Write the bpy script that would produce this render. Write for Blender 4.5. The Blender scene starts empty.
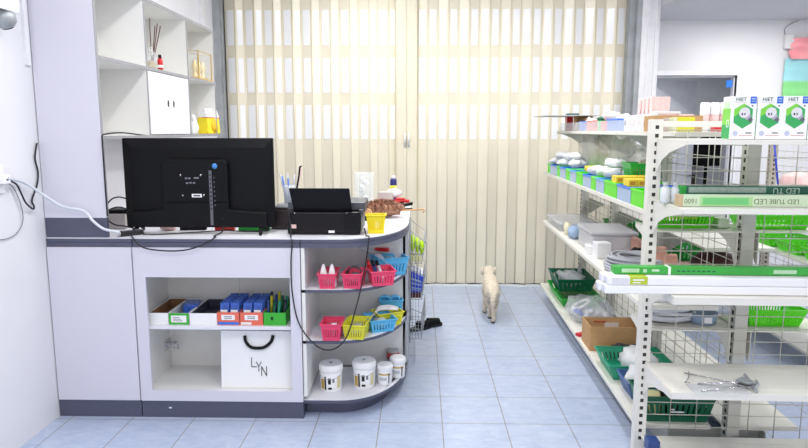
import bpy, math, random
from mathutils import Vector, Matrix
PI = math.pi
random.seed(7)
SC = bpy.context.scene
COL = SC.collection

# ------------------------------------------------------------------ camera
F, CAMH = 640.0, 1.5
PIT, YAW = math.atan(94 / 640), math.atan(16 / 640)
cd = bpy.data.cameras.new('camera')
cam = bpy.data.objects.new('camera', cd)
COL.objects.link(cam)
cam.location = (0, 0, CAMH)
cam.rotation_euler = (PI / 2 - PIT, 0, YAW)
cd.sensor_width = 36
cd.lens = F / 808 * 36
cd.clip_start = .02
SC.camera = cam


def ray(px, py):
    x, u = (px - 404) / F, -(py - 224) / F
    cp, sp = math.cos(PIT), math.sin(PIT)
    fy, fz = cp + u * sp, -sp + u * cp
    c, s = math.cos(YAW), math.sin(YAW)
    return Vector((x * c - fy * s, x * s + fy * c, fz))


def at_y(px, py, Y):
    d = ray(px, py)
    return Vector((0, 0, CAMH)) + d * (Y / d.y)


def at_z(px, py, Z):
    d = ray(px, py)
    return Vector((0, 0, CAMH)) + d * ((Z - CAMH) / d.z)


def at_x(px, py, X):
    d = ray(px, py)
    return Vector((0, 0, CAMH)) + d * (X / d.x)


# ------------------------------------------------------------------ materials
MATS = {}


def mat(name, col, rough=.5, metal=0.0, var=.04, scale=12.0, alpha=1.0, emit=None, estr=0, bump=0.0, trans=0.0, spec=.5, coat=0.0):
    if name in MATS:
        return MATS[name]
    m = bpy.data.materials.new(name)
    m.use_nodes = True
    nt = m.node_tree
    b = nt.nodes['Principled BSDF']
    c = [(v / 255) for v in col]
    c = [v / 12.92 if v <= .04045 else ((v + .055) / 1.055) ** 2.4 for v in c]
    b.inputs['Roughness'].default_value = rough
    b.inputs['Metallic'].default_value = metal
    b.inputs['Specular IOR Level'].default_value = spec
    b.inputs['Coat Weight'].default_value = coat
    tc = nt.nodes.new('ShaderNodeTexCoord')
    nz = nt.nodes.new('ShaderNodeTexNoise')
    nz.inputs['Scale'].default_value = scale
    nz.inputs['Detail'].default_value = 3
    nt.links.new(tc.outputs['Object'], nz.inputs['Vector'])
    rp = nt.nodes.new('ShaderNodeValToRGB')
    rp.color_ramp.elements[0].position = .3
    rp.color_ramp.elements[1].position = .7
    rp.color_ramp.elements[0].color = [max(0, v * (1 - var)) for v in c] + [1]
    rp.color_ramp.elements[1].color = [min(1, v * (1 + var)) for v in c] + [1]
    nt.links.new(nz.outputs['Fac'], rp.inputs['Fac'])
    nt.links.new(rp.outputs['Color'], b.inputs['Base Color'])
    if alpha < 1:
        b.inputs['Alpha'].default_value = alpha
    if trans:
        b.inputs['Transmission Weight'].default_value = trans
    if emit:
        b.inputs['Emission Color'].default_value = (*[v / 255 for v in emit], 1)
        b.inputs['Emission Strength'].default_value = estr
    if bump:
        bp = nt.nodes.new('ShaderNodeBump')
        bp.inputs['Strength'].default_value = bump
        bp.inputs['Distance'].default_value = .01
        nt.links.new(nz.outputs['Fac'], bp.inputs['Height'])
        nt.links.new(bp.outputs['Normal'], b.inputs['Normal'])
    MATS[name] = m
    return m


WHITE = mat('white_laminate', (232, 232, 240), .35, var=.01)
LAV = mat('lavender_white_laminate', (219, 217, 229), .35, var=.012, scale=2)
SHELFW = mat('white_board', (236, 236, 234), .4, var=.01)
SLATE = mat('slate_grey_edge', (84, 86, 106), .4, var=.04)
EDGEG = mat('grey_edge_strip', (150, 150, 156), .4)
RACKW = mat('rack_cream_paint', (232, 230, 222), .35, var=.01)
RACKG = mat('rack_grey_paint', (200, 200, 192), .4, var=.02)
WIRE = mat('rack_wire', (205, 203, 194), .35, metal=.2)
DARK = mat('dark_slot', (52, 50, 52), .7)
BLACK = mat('black_plastic', (11, 12, 16), .4, var=.06, spec=.22)
BLACKM = mat('black_matt_plastic', (8, 9, 13), .5, var=.06, spec=.2)
RUBBER = mat('black_rubber', (28, 28, 32), .6)
CHROME = mat('chrome', (205, 205, 208), .2, metal=1)
STEEL = mat('galvanised_steel', (168, 172, 176), .42, metal=.35, var=.12, scale=9)
CREAM = mat('cream_pvc', (234, 227, 206), .28, var=.025, scale=5)
CREAM2 = mat('cream_pvc_stile', (229, 221, 199), .3, var=.03, scale=5)
PANE = mat('frosted_white_pane', (247, 248, 250), .18, var=.02, scale=4)
WALLP = mat('white_wall_paint', (227, 226, 229), .75, var=.015, scale=1.5, bump=.08)
WALLL = mat('white_rough_plaster', (227, 227, 232), .8, var=.03, scale=2.2, bump=.3)
CEIL = mat('ceiling_paint', (226, 227, 230), .8, var=.01)
BEAM = mat('grey_ceiling_paint', (200, 201, 206), .8, var=.02, scale=2)
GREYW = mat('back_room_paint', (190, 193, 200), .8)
ALU = mat('white_aluminium', (236, 236, 240), .35, metal=.1)
PAPER = mat('white_paper', (244, 244, 246), .5, var=.01)
INK = mat('black_ink', (24, 24, 28), .6)
GREYINK = mat('grey_ink', (120, 122, 132), .6)
CARD = mat('brown_cardboard', (196, 154, 106), .75, var=.06, scale=20)
CARDIN = mat('dark_cardboard_inside', (150, 112, 80), .8, var=.08)
PINK = mat('pink_plastic', (238, 70, 112), .35, trans=.05)
SKY = mat('sky_blue_plastic', (86, 178, 226), .35)
YEL = mat('yellow_plastic', (236, 216, 20), .4)
YELG = mat('lemon_plastic', (222, 218, 50), .35)
LIME = mat('lime_green_plastic', (96, 232, 30), .35)
GREEN = mat('green_plastic', (30, 170, 60), .38)
DGREEN = mat('dark_green_plastic', (14, 96, 70), .4)
TEAL = mat('teal_green_plastic', (40, 160, 124), .38)
BLUE = mat('blue_plastic', (46, 122, 226), .35)
PBLUE = mat('pale_blue_clear_plastic', (166, 190, 222), .25)
NAVY = mat('navy_plastic', (40, 70, 130), .4)
RED = mat('red_plastic', (206, 34, 40), .35)
ORNG = mat('coral_card', (232, 112, 92), .55)
GBOX = mat('green_card', (58, 178, 52), .5)
PKBLUE = mat('blue_foil_pack', (52, 96, 190), .3, var=.35, scale=60)
BROWNF = mat('brown_feather', (172, 128, 104), .85, var=.3, scale=60, bump=.6)
WOOD = mat('light_wood', (208, 160, 110), .5, var=.1)
MAROON = mat('maroon_plastic', (84, 26, 34), .5)
WCLOTH = mat('white_crumpled_plastic', (236, 238, 240), .4, var=.03)
CLEAR = mat('clear_plastic_film', (236, 240, 246), .12, alpha=.32, var=.01)
CLEARB = mat('clear_rigid_plastic', (226, 230, 238), .12, alpha=.5, var=.01)
HAZY = mat('hazy_plastic_film', (214, 214, 204), .3, alpha=.5)
GLASS = mat('clear_glass', (240, 244, 246), .05, alpha=.22)
GOLD = mat('gold_metal', (214, 180, 92), .3, metal=.7)
PINKP = mat('pink_printed_card', (236, 204, 200), .6, var=.12, scale=60)
COIL = mat('grey_cable', (176, 178, 186), .35, var=.06)
COILW = mat('white_cable', (216, 220, 228), .35)
SALMON = mat('salmon_plastic', (214, 160, 142), .5, var=.1)
BEIGE = mat('beige_plastic', (228, 178, 150), .5)
FUR = mat('cream_fur', (216, 204, 186), .95, var=.13, scale=40, bump=.9)
FURD = mat('dark_paw', (70, 60, 56), .9)


def floor_mat():
    m = bpy.data.materials.new('blue_floor_tiles')
    m.use_nodes = True
    nt = m.node_tree
    N, L = nt.nodes, nt.links
    b = N['Principled BSDF']
    g = N.new('ShaderNodeNewGeometry')
    mp = N.new('ShaderNodeMapping')
    mp.inputs['Location'].default_value = (-.1195 + .325 * 20, -3.13 + .333 * 20, 0)
    L.new(g.outputs['Position'], mp.inputs['Vector'])
    br = N.new('ShaderNodeTexBrick')
    br.offset = 0
    br.squash = 1
    br.inputs['Scale'].default_value = 1
    br.inputs['Brick Width'].default_value = .325
    br.inputs['Row Height'].default_value = .333
    br.inputs['Mortar Size'].default_value = .003
    br.inputs['Mortar Smooth'].default_value = .3
    br.inputs['Bias'].default_value = 0
    br.inputs['Color1'].default_value = (.44, .515, .69, 1)
    br.inputs['Color2'].default_value = (.475, .548, .71, 1)
    br.inputs['Mortar'].default_value = (.27, .265, .27, 1)
    L.new(mp.outputs['Vector'], br.inputs['Vector'])
    nz = N.new('ShaderNodeTexNoise')
    nz.inputs['Scale'].default_value = 9
    nz.inputs['Detail'].default_value = 7
    nz.inputs['Roughness'].default_value = .65
    nz.inputs['Distortion'].default_value = 1.2
    st = N.new('ShaderNodeMapping')
    st.inputs['Rotation'].default_value = (0, 0, .6)
    st.inputs['Scale'].default_value = (1, 2.2, 1)
    L.new(g.outputs['Position'], st.inputs['Vector'])
    L.new(st.outputs['Vector'], nz.inputs['Vector'])
    rp = N.new('ShaderNodeValToRGB')
    rp.color_ramp.elements[0].position = .34
    rp.color_ramp.elements[0].color = (.86, .88, .92, 1)
    rp.color_ramp.elements[1].position = .66
    rp.color_ramp.elements[1].color = (1.1, 1.08, 1.03, 1)
    L.new(nz.outputs['Fac'], rp.inputs['Fac'])
    mx = N.new('ShaderNodeMix')
    mx.data_type = 'RGBA'
    mx.blend_type = 'MULTIPLY'
    mx.inputs[0].default_value = 1
    L.new(br.outputs['Color'], mx.inputs[6])
    L.new(rp.outputs['Color'], mx.inputs[7])
    L.new(mx.outputs[2], b.inputs['Base Color'])
    b.inputs['Roughness'].default_value = .33
    bp = N.new('ShaderNodeBump')
    bp.inputs['Strength'].default_value = .12
    bp.inputs['Distance'].default_value = .004
    L.new(nz.outputs['Fac'], bp.inputs['Height'])
    L.new(bp.outputs['Normal'], b.inputs['Normal'])
    return m


# ------------------------------------------------------------------ mesh builder
class MB:
    def __init__(s, T=None):
        s.v, s.f, s.mi, s.sm = [], [], [], []
        s.T = T

    def add(s, vs, fs, mi=0, smooth=False):
        o = len(s.v)
        for p in vs:
            p = Vector(p)
            s.v.append(tuple(s.T @ p) if s.T else tuple(p))
        for f in fs:
            s.f.append([i + o for i in f])
            s.mi.append(mi)
            s.sm.append(smooth)

    def hexa(s, b, t, mi=0):
        s.add(list(b) + list(t), [(3, 2, 1, 0), (4, 5, 6, 7), (0, 1, 5, 4), (1, 2, 6, 5), (2, 3, 7, 6), (3, 0, 4, 7)], mi)

    def box(s, x0, y0, z0, x1, y1, z1, mi=0):
        s.hexa([(x0, y0, z0), (x1, y0, z0), (x1, y1, z0), (x0, y1, z0)], [(x0, y0, z1), (x1, y0, z1), (x1, y1, z1), (x0, y1, z1)], mi)

    def prism(s, poly, z0, z1, mi=0, smooth=False):
        n = len(poly)
        s.add([(x, y, z0) for x, y in poly] + [(x, y, z1) for x, y in poly], [tuple(range(n))[::-1], tuple(range(n, 2 * n))], mi)
        o = len(s.v) - 2 * n
        for i in range(n):
            j = (i + 1) % n
            s.f.append([o + i, o + j, o + n + j, o + n + i])
            s.mi.append(mi)
            s.sm.append(smooth)

    def xprism(s, poly, x0, x1, mi=0):      # polygon in (y, z), extruded along x
        n = len(poly)
        s.add([(x0, y, z) for y, z in poly] + [(x1, y, z) for y, z in poly],
              [tuple(range(n))[::-1], tuple(range(n, 2 * n))] + [(i, (i + 1) % n, n + (i + 1) % n, n + i) for i in range(n)], mi)

    def yprism(s, poly, y0, y1, mi=0):      # polygon in (x, z), extruded along y
        n = len(poly)
        s.add([(x, y0, z) for x, z in poly] + [(x, y1, z) for x, z in poly],
              [tuple(range(n)), tuple(range(n, 2 * n))[::-1]] + [((i + 1) % n, i, n + i, n + (i + 1) % n) for i in range(n)], mi)

    def cyl(s, p0, p1, r0, r1=None, n=14, mi=0, caps=True):
        r1 = r0 if r1 is None else r1
        s.tube([p0, p1], [r0, r1], n, mi, caps)

    def tube(s, pts, r, n=8, mi=0, caps=True, closed=False):
        pts = [Vector(p) for p in pts]
        k = len(pts)
        rr = r if isinstance(r, (list, tuple)) else [r] * k
        vs, prev = [], None
        for i, p in enumerate(pts):
            a = pts[i - 1] if (i > 0 or closed) else p
            b = pts[(i + 1) % k] if (i < k - 1 or closed) else p
            t = (b - a)
            t = t.normalized() if t.length > 1e-9 else Vector((0, 0, 1))
            if prev is None:
                up = Vector((0, 0, 1)) if abs(t.z) < .9 else Vector((1, 0, 0))
                nx = t.cross(up).normalized()
            else:
                nx = (prev - t * prev.dot(t))
                nx = nx.normalized() if nx.length > 1e-6 else t.orthogonal().normalized()
            prev = nx
            ny = t.cross(nx)
            for j in range(n):
                a_ = 2 * PI * j / n
                vs.append(p + (nx * math.cos(a_) + ny * math.sin(a_)) * rr[i])
        fs = []
        for i in range(k if closed else k - 1):
            for j in range(n):
                q = (i + 1) % k
                fs.append((i * n + j, i * n + (j + 1) % n, q * n + (j + 1) % n, q * n + j))
        s.add(vs, fs, mi, True)
        if caps and not closed:
            o = len(s.v) - k * n
            s.f.append([o + j for j in range(n)][::-1]); s.mi.append(mi); s.sm.append(False)
            s.f.append([o + (k - 1) * n + j for j in range(n)]); s.mi.append(mi); s.sm.append(False)

    def lathe(s, prof, n=24, mi=0, c=(0, 0, 0), sx=1, sy=1, smooth=True):
        vs, fs = [], []
        for r, z in prof:
            for j in range(n):
                a = 2 * PI * j / n
                vs.append((c[0] + r * sx * math.cos(a), c[1] + r * sy * math.sin(a), c[2] + z))
        for i in range(len(prof) - 1):
            for j in range(n):
                fs.append((i * n + j, i * n + (j + 1) % n, (i + 1) * n + (j + 1) % n, (i + 1) * n + j))
        s.add(vs, fs, mi, smooth)
        o = len(s.v) - len(prof) * n
        for i, rev in ((0, True), (len(prof) - 1, False)):
            if prof[i][0] > 1e-5:
                q = [o + i * n + j for j in range(n)]
                s.f.append(q[::-1] if rev else q); s.mi.append(mi); s.sm.append(False)

    def blob(s, c, r, n=14, mi=0, noise=0.0, seed=0, flat=None, freq=3.0):
        rnd = random.Random(seed)
        ph = [rnd.uniform(0, 6.28) for _ in range(6)]
        vs, fs = [], []
        m_ = n // 2 + 1
        for i in range(m_ + 1):
            th = PI * i / m_
            for j in range(n):
                a = 2 * PI * j / n
                d = Vector((math.sin(th) * math.cos(a), math.sin(th) * math.sin(a), math.cos(th)))
                k = 1 + noise * (math.sin(freq * 2 * d.x + ph[0]) * math.sin(freq * 1.7 * d.y + ph[1]) + .6 * math.sin(freq * 4.1 * d.z + ph[2] + 3 * d.x) + .5 * math.sin(freq * 5 * d.y + ph[3] - 4 * d.z))
                if 0 < i < m_:
                    k += rnd.uniform(-noise, noise) * .22
                p = Vector((c[0] + d.x * r[0] * k, c[1] + d.y * r[1] * k, c[2] + d.z * r[2] * k))
                if flat is not None:
                    p.z = max(p.z, flat)
                vs.append(p)
        for i in range(m_):
            for j in range(n):
                fs.append((i * n + j, (i + 1) * n + j, (i + 1) * n + (j + 1) % n, i * n + (j + 1) % n))
        s.add(vs, fs, mi, True)

    def build(s, name, mats, parent=None, loc=None, rz=0, bevel=0, seg=2, sub=0):
        me = bpy.data.meshes.new(name)
        me.from_pydata(s.v, [], s.f)
        for m in (mats if isinstance(mats, (list, tuple)) else [mats]):
            me.materials.append(m)
        me.polygons.foreach_set('material_index', s.mi)
        me.polygons.foreach_set('use_smooth', s.sm)
        me.validate()
        me.update()
        o = bpy.data.objects.new(name, me)
        COL.objects.link(o)
        if parent:
            o.parent = parent
        if loc is not None:
            o.location = loc
        o.rotation_euler.z = rz
        if bevel:
            b = o.modifiers.new('bevel', 'BEVEL')
            b.width = bevel
            b.segments = seg
            b.limit_method = 'ANGLE'
            b.angle_limit = .6
        if sub:
            q = o.modifiers.new('sub', 'SUBSURF')
            q.levels = q.render_levels = sub
        return o


def tag(o, label=None, cat=None, group=None, kind=None):
    if label: o['label'] = label
    if cat: o['category'] = cat
    if group: o['group'] = group
    if kind: o['kind'] = kind
    return o


def thing(name, label, cat, loc=(0, 0, 0), rz=0, group=None):
    o = bpy.data.objects.new(name, None)
    o.empty_display_size = .05
    COL.objects.link(o)
    o.location = loc
    o.rotation_euler.z = rz
    return tag(o, label, cat, group)


def struct(o):
    o['kind'] = 'structure'
    return o


def kids(o):
    return [c for c in COL.objects if c.parent == o]


def copy_tree(o, parent=None):
    ch = kids(o)
    c = o.copy()
    COL.objects.link(c)
    if parent: c.parent = parent
    for k in ch: copy_tree(k, c)
    return c


def text(s, size, mt, parent, M, name='lettering', ext=.0004, align='CENTER'):
    cu = bpy.data.curves.new('t', 'FONT')
    cu.body = s
    cu.size = size
    cu.extrude = ext
    cu.align_x = align
    cu.align_y = 'CENTER'
    t = bpy.data.objects.new('t', cu)
    COL.objects.link(t)
    dg = bpy.context.evaluated_depsgraph_get()
    dg.update()
    me = bpy.data.meshes.new_from_object(t.evaluated_get(dg))
    bpy.data.objects.remove(t)
    bpy.data.curves.remove(cu)
    me.materials.clear()
    me.materials.append(mt)
    me.transform(M)
    me.name = name
    o = bpy.data.objects.new(name, me)
    COL.objects.link(o)
    o.parent = parent
    return o


def face_front(x, y, z, roll=0):            # text on a face that looks to -Y
    return Matrix.Translation((x, y, z)) @ Matrix.Rotation(PI / 2, 4, 'X') @ Matrix.Rotation(roll, 4, 'Z')


def smooth_path(pts, k=6):
    pts = [Vector(p) for p in pts]
    out = []
    for i in range(len(pts) - 1):
        p0, p1, p2, p3 = pts[max(i - 1, 0)], pts[i], pts[i + 1], pts[min(i + 2, len(pts) - 1)]
        for j in range(k):
            t = j / k
            out.append(.5 * ((2 * p1) + (p2 - p0) * t + (2 * p0 - 5 * p1 + 4 * p2 - p3) * t * t + (3 * p1 - p0 - 3 * p2 + p3) * t ** 3))
    out.append(pts[-1])
    return out


# rack frame: u to the right, v away from the camera
RO, RA = Vector((1.015, 2.851, 0)), -.0243


def rk(u, v, z=0):
    c, s = math.cos(RA), math.sin(RA)
    return Vector((RO.x + u * c - v * s, RO.y + u * s + v * c, z))


# ------------------------------------------------------------------ generic things
def basket(label, loc, rz, L, W, H, mt, group=None, taper=.82, cat='basket', name='basket', th=.004, slats=9, lip=.006):
    t = thing(name, label, cat, loc, rz, group)
    m = MB()
    bl, bw = L * taper / 2, W * taper / 2
    tl, tw = L / 2, W / 2

    def ring(z, off=0):
        k = z / H
        x, y = bl + (tl - bl) * k - off, bw + (tw - bw) * k - off
        return [(-x, -y, z), (x, -y, z), (x, y, z), (-x, y, z)]
    m.hexa(ring(0), ring(th))
    z1, z2 = H * .2, H * .72
    for za, zb in ((th, z1), (z2, H)):
        for i in range(4):
            j = (i + 1) % 4
            a, b, ai, bi = ring(za), ring(zb), ring(za, th), ring(zb, th)
            m.hexa([a[i], a[j], ai[j], ai[i]], [b[i], b[j], bi[j], bi[i]])
    for i in range(4):
        j = (i + 1) % 4
        a, b, ai, bi = [[Vector(p) for p in ring(z, o)] for z, o in ((z1, 0), (z2, 0), (z1, th), (z2, th))]
        n = slats if i % 2 == 0 else max(4, int(slats * W / L))
        for k in range(n):
            p, q = (k + .12) / n, (k + .72) / n
            if k == 0: p = 0
            if k == n - 1: q = 1
            m.hexa([a[i].lerp(a[j], p), a[i].lerp(a[j], q), ai[i].lerp(ai[j], q), ai[i].lerp(ai[j], p)],
                   [b[i].lerp(b[j], p), b[i].lerp(b[j], q), bi[i].lerp(bi[j], q), bi[i].lerp(bi[j], p)])
    m.build('body', mt, t)
    r = MB()
    o, i_ = ring(H, -lip), ring(H, th * .5)
    for k in range(4):
        j = (k + 1) % 4
        r.hexa([o[k], o[j], i_[j], i_[k]], [Vector(p) + Vector((0, 0, .006)) for p in (o[k], o[j], i_[j], i_[k])])
    r.build('rim', mt, t, bevel=.0015)
    return t


def tray_bin(label, loc, rz, L, W, H, m_front, m_rim, group=None, name='storage_bin', cat='bin'):
    """open bin: L along local x, W along local y"""
    t = thing(name, label, cat, loc, rz, group)
    m = MB()
    th = .004
    m.box(-L / 2, -W / 2, 0, L / 2, W / 2, th)
    for a in ((-L / 2, -W / 2, L / 2, -W / 2 + th), (-L / 2, W / 2 - th, L / 2, W / 2), (-L / 2, -W / 2 + th, -L / 2 + th, W / 2 - th), (L / 2 - th, -W / 2 + th, L / 2, W / 2 - th)):
        m.box(a[0], a[1], th, a[2], a[3], H)
    m.build('body', m_front, t, bevel=.002)
    r = MB()
    e = .004
    for a in ((-L / 2 - e, -W / 2 - e, L / 2 + e, -W / 2 + th), (-L / 2 - e, W / 2 - th, L / 2 + e, W / 2 + e), (-L / 2 - e, -W / 2 + th, -L / 2 + th, W / 2 - th), (L / 2 - th, -W / 2 + th, L / 2 + e, W / 2 - th)):
        r.box(a[0], a[1], H, a[2], a[3], H + .012)
    r.build('rim', m_rim, t, bevel=.002)
    return t


def open_box(label, loc, rz, L, W, H, m_out, m_in, group=None, name='cardboard_box', cat='box', th=.004, flaps=None):
    t = thing(name, label, cat, loc, rz, group)
    m = MB()
    m.box(-L / 2, -W / 2, 0, L / 2, W / 2, th, 0)
    for a in ((-L / 2, -W / 2, L / 2, -W / 2 + th), (-L / 2, W / 2 - th, L / 2, W / 2), (-L / 2, -W / 2 + th, -L / 2 + th, W / 2 - th), (L / 2 - th, -W / 2 + th, L / 2, W / 2 - th)):
        m.box(a[0], a[1], th, a[2], a[3], H, 0)
    i = th + .0006
    m.box(-L / 2 + i, -W / 2 + i, th, L / 2 - i, W / 2 - i, th + .001, 1)
    m.box(-L / 2 + th, W / 2 - th - .001, th, L / 2 - th, W / 2 - th, H - .003, 1)
    m.box(-L / 2 + th, -W / 2 + i, th, -L / 2 + i, W / 2 - i, H - .003, 1)
    m.box(L / 2 - i, -W / 2 + i, th, L / 2 - th, W / 2 - i, H - .003, 1)
    m.build('carton', [m_out, m_in], t)
    return t


def closed_box(label, loc, rz, L, W, H, mt, group=None, name='box', cat='box', bevel=.003):
    t = MB()
    t.box(-L / 2, -W / 2, 0, L / 2, W / 2, H)
    o = t.build(name, mt, None, loc, rz, bevel=bevel)
    return tag(o, label, cat, group)


def cable(label, pts, r, mt, name='power_cable', cat='cable', group=None, k=8):
    m = MB()
    m.tube(smooth_path(pts, k), r, 8)
    return tag(m.build(name, mt), label, cat, group)


# ================================================================== SETTING
m = MB(); m.box(-2.2, -2.5, -.1, 5.2, 9.9, 0)
struct(m.build('floor', floor_mat()))
m = MB(); m.box(-2.1, -2.5, 0, -1.905, 6.4, 3.0)
struct(m.build('wall_left', WALLL))
m = MB(); m.box(4.6, -2.5, 0, 4.75, 9.9, 3.0)
struct(m.build('wall_right', WALLP))
m = MB(); m.box(-2.1, -2.5, 3.0, 4.75, 6.9, 3.12)
struct(m.build('ceiling', CEIL))
# back wall behind the folding door, and the wall with the doorway
m = MB(); m.box(-2.1, 6.30, 0, 2.0, 6.4, 3.0)
struct(m.build('wall_back', WALLP))
DL, DR, DT = 2.385, 3.20, 2.045
m = MB()
m.box(2.0, 6.70, 0, DL, 6.80, 3.0)
m.box(DR, 6.70, 0, 4.6, 6.80, 3.0)
m.box(DL, 6.70, DT, DR, 6.80, 3.0)
struct(m.build('wall_back_right', WALLP))
m = MB(); m.box(2.14, 5.2, 2.585, 4.6, 6.70, 3.0)
struct(m.build('ceiling_lowered', BEAM))
# columns
m = MB(); m.box(-1.905, 6.02, 0, -1.845, 6.16, 3.0); m.box(-1.845, 6.06, 0, -1.835, 6.12, 3.0)
struct(m.build('trim_1', STEEL))
m = MB(); m.box(1.895, 6.06, 0, 1.945, 6.20, 3.0); m.box(1.945, 6.0, 0, 1.985, 6.2, 3.0)
struct(m.build('trim_2', STEEL))
m = MB(); m.box(1.985, 5.98, 0, 2.14, 6.70, 3.0); m.box(2.035, 5.965, 0, 2.05, 5.98, 3.0); m.box(2.10, 5.965, 0, 2.115, 5.98, 3.0)
struct(m.build('trim_3', ALU))
m = MB(); m.box(-1.905, 3.115, 1.81, -1.892, 3.15, 3.0)  # white strip standing in for the streak of light in the panel gap
struct(m.build('light_streak_strip', ALU))
p = at_x(202, 14, -1.89)
m = MB(); m.box(-1.905, p.y - .03, 2.25, -1.88, p.y + .03, 3.0); m.box(-1.905, p.y - 1.4, 2.62, -1.89, p.y - .03, 2.66)
struct(m.build('trim_6', ALU))
# uneven strip of mortar at the foot of the folding door
m = MB()
N = 60
for i in range(N):
    xa, xb = -1.84 + 3.74 * i / N, -1.84 + 3.74 * (i + 1) / N
    w = .012 + .016 * abs(math.sin(i * 1.7) * math.sin(i * .6))
    m.box(xa, 6.085 - w, 0, xb, 6.09, .012 + .008 * abs(math.sin(i * 2.3)))
struct(m.build('trim_4', WCLOTH))

# folding door
door = struct(thing('door_1', 'closed cream accordion folding door with rows of white panes', 'door', (0, 6.15, 0)))
del door['category']


def fold_leaf(x0, x1, pitch, wide, side):
    n = round((x1 - x0) / pitch)
    pitch = (x1 - x0) / n
    pts = []
    for i in range(n):
        pts += [(x0 + i * pitch, .017), (x0 + i * pitch + pitch * wide, -.017)]
    pts.append((x1, .017))
    leaf = MB()
    top, t = 2.95, .006
    for (xa, ya), (xb, yb) in zip(pts, pts[1:]):
        leaf.hexa([(xa, ya, .012), (xb, yb, .012), (xb, yb + t, .012), (xa, ya + t, .012)], [(xa, ya, top), (xb, yb, top), (xb, yb + t, top), (xa, ya + t, top)])
    for (xa, ya) in pts[1:-1]:
        leaf.cyl((xa, ya, .012), (xa, ya, top), .006, n=6)
    o = leaf.build('door_leaf', CREAM, door)
    for z0, z1 in ((1.415, 1.735), (1.85, 2.17), (2.285, 2.605)):
        p = MB()
        for (xa, ya), (xb, yb) in zip(pts, pts[1:]):
            A, B = Vector((xa, ya, 0)), Vector((xb, yb, 0))
            d = (B - A)
            nrm = Vector((d.y, -d.x, 0)).normalized()
            a, b = A.lerp(B, .2) + nrm * .003, A.lerp(B, .82) + nrm * .003
            za, zb = Vector((0, 0, z0)), Vector((0, 0, z1))
            ai, bi = a - nrm * .004, b - nrm * .004
            p.hexa([a + za, b + za, bi + za, ai + za], [a + zb, b + zb, bi + zb, ai + zb])
        p.build('window_pane', PANE, o)
    return o


fold_leaf(-1.835, -.225, .18, .6, 0)
fold_leaf(-.03, 1.895, .199, .5, 1)
for xa in (-.225, -.127):
    s_ = MB()
    s_.box(xa, -.035, .012, xa + .096, .02, 2.95)
    s_.box(xa + .012, -.039, .05, xa + .03, -.035, 2.9)
    s_.box(xa + .066, -.039, .05, xa + .084, -.035, 2.9)
    st = s_.build('lock_stile', CREAM2, door, bevel=.003)
    h = MB()
    hx = -.142 if xa < -.2 else -.108
    h.cyl((hx, -.062, 1.375), (hx, -.062, 1.47), .008, n=10)
    h.cyl((hx, -.062, 1.455), (hx, -.035, 1.455), .006, n=8)
    h.cyl((hx, -.062, 1.385), (hx, -.035, 1.385), .006, n=8)
    h.cyl((hx, -.05, 1.352), (hx, -.037, 1.352), .012, n=12, mi=1)
    h.build('handle', [PAPER, STEEL], st)

# doorway on the right and the dim room behind it
d2 = struct(thing('door_2', 'white aluminium door frame with an open grey leaf', 'door', (DL, 6.70, 0)))
del d2['category']
m = MB()
W = DR - DL
m.box(-.05, -.012, 0, 0.0, .11, DT + .05); m.box(W, -.012, 0, W + .05, .11, DT + .05); m.box(0, -.012, DT, W, .11, DT + .05)
m.box(0, .03, 0, .015, .09, DT); m.box(W - .015, .03, 0, W, .09, DT); m.box(.015, .03, DT - .015, W - .015, .09, DT)
m.build('door_frame', ALU, d2, bevel=.004)
m = MB(Matrix.Translation((.02, .11, 0)) @ Matrix.Rotation(.61, 4, 'Z'))
m.box(0, 0, .01, .78, .035, DT - .02)
lf = m.build('door_leaf', GREYW, d2, bevel=.003)
m = MB(Matrix.Translation((.02, .11, 0)) @ Matrix.Rotation(.61, 4, 'Z'))
m.cyl((.72, -.02, 1.0), (.72, .055, 1.0), .012); m.cyl((.72, -.02, 1.0), (.62, -.02, 1.0), .009)
m.build('door_handle', CHROME, lf)
m = MB(); m.box(1.9, 9.3, 0, 4.6, 9.4, 2.5)
struct(m.build('wall_back_room', GREYW))
m = MB(); m.box(1.9, 6.8, 0, 2.0, 9.3, 2.5)
struct(m.build('wall_back_room_side', GREYW))
m = MB(); m.box(1.9, 6.8, 2.5, 4.6, 9.4, 2.6)
struct(m.build('ceiling_back_room', CEIL))
c_ = at_y(733, 79, 6.69)
m = MB(); m.box(-.03, -.01, -.04, .03, .0, .03)
tag(m.build('tape_patch', BLUE, None, (DR - .06, 6.735, DT - .075)), 'blue patch of tape at top right inside the dark doorway', 'tape')
# dark cabinet in the back room with a white board over it
t = thing('dark_cabinet', 'dark wooden cabinet standing in the dim room through the doorway', 'cabinet', (3.47, 8.75, 0))
m = MB()
m.box(-.25, 0, 0, .25, .4, .9); m.box(-.25, .1, .9, -.22, .4, 1.45); m.box(.22, .1, .9, .25, .4, 1.45); m.box(-.25, .1, 1.42, .25, .4, 1.45); m.box(-.25, .37, .9, .25, .4, 1.45)
DWOOD = mat('dark_wood', (66, 50, 46), .6, var=.1)
m.build('body', DWOOD, t)
m = MB(); m.box(-.23, -.015, .05, -.005, 0, .85); m.build('door', DWOOD, t, bevel=.003)
m = MB(); m.box(.005, -.015, .05, .23, 0, .85); m.build('door', DWOOD, t, bevel=.003)
m = MB(); m.box(-.2, 0, 0, .2, .02, .36)
tag(m.build('white_board', PAPER, None, (3.45, 9.28, 1.78)), 'white rectangular board on the far wall through the doorway', 'board')
t = thing('black_screen', 'black flat screen panel at the right in the dim back room', 'screen', (3.62, 8.2, .0))
m = MB(); m.box(-.17, 0, 1.05, .17, .03, 1.5); m.build('panel', BLACKM, t, bevel=.004)
m = MB(); m.box(-.02, .01, .02, .02, .03, 1.05); m.box(-.12, -.08, 0, .12, .12, .02); m.build('stand', BLACKM, t)

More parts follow.
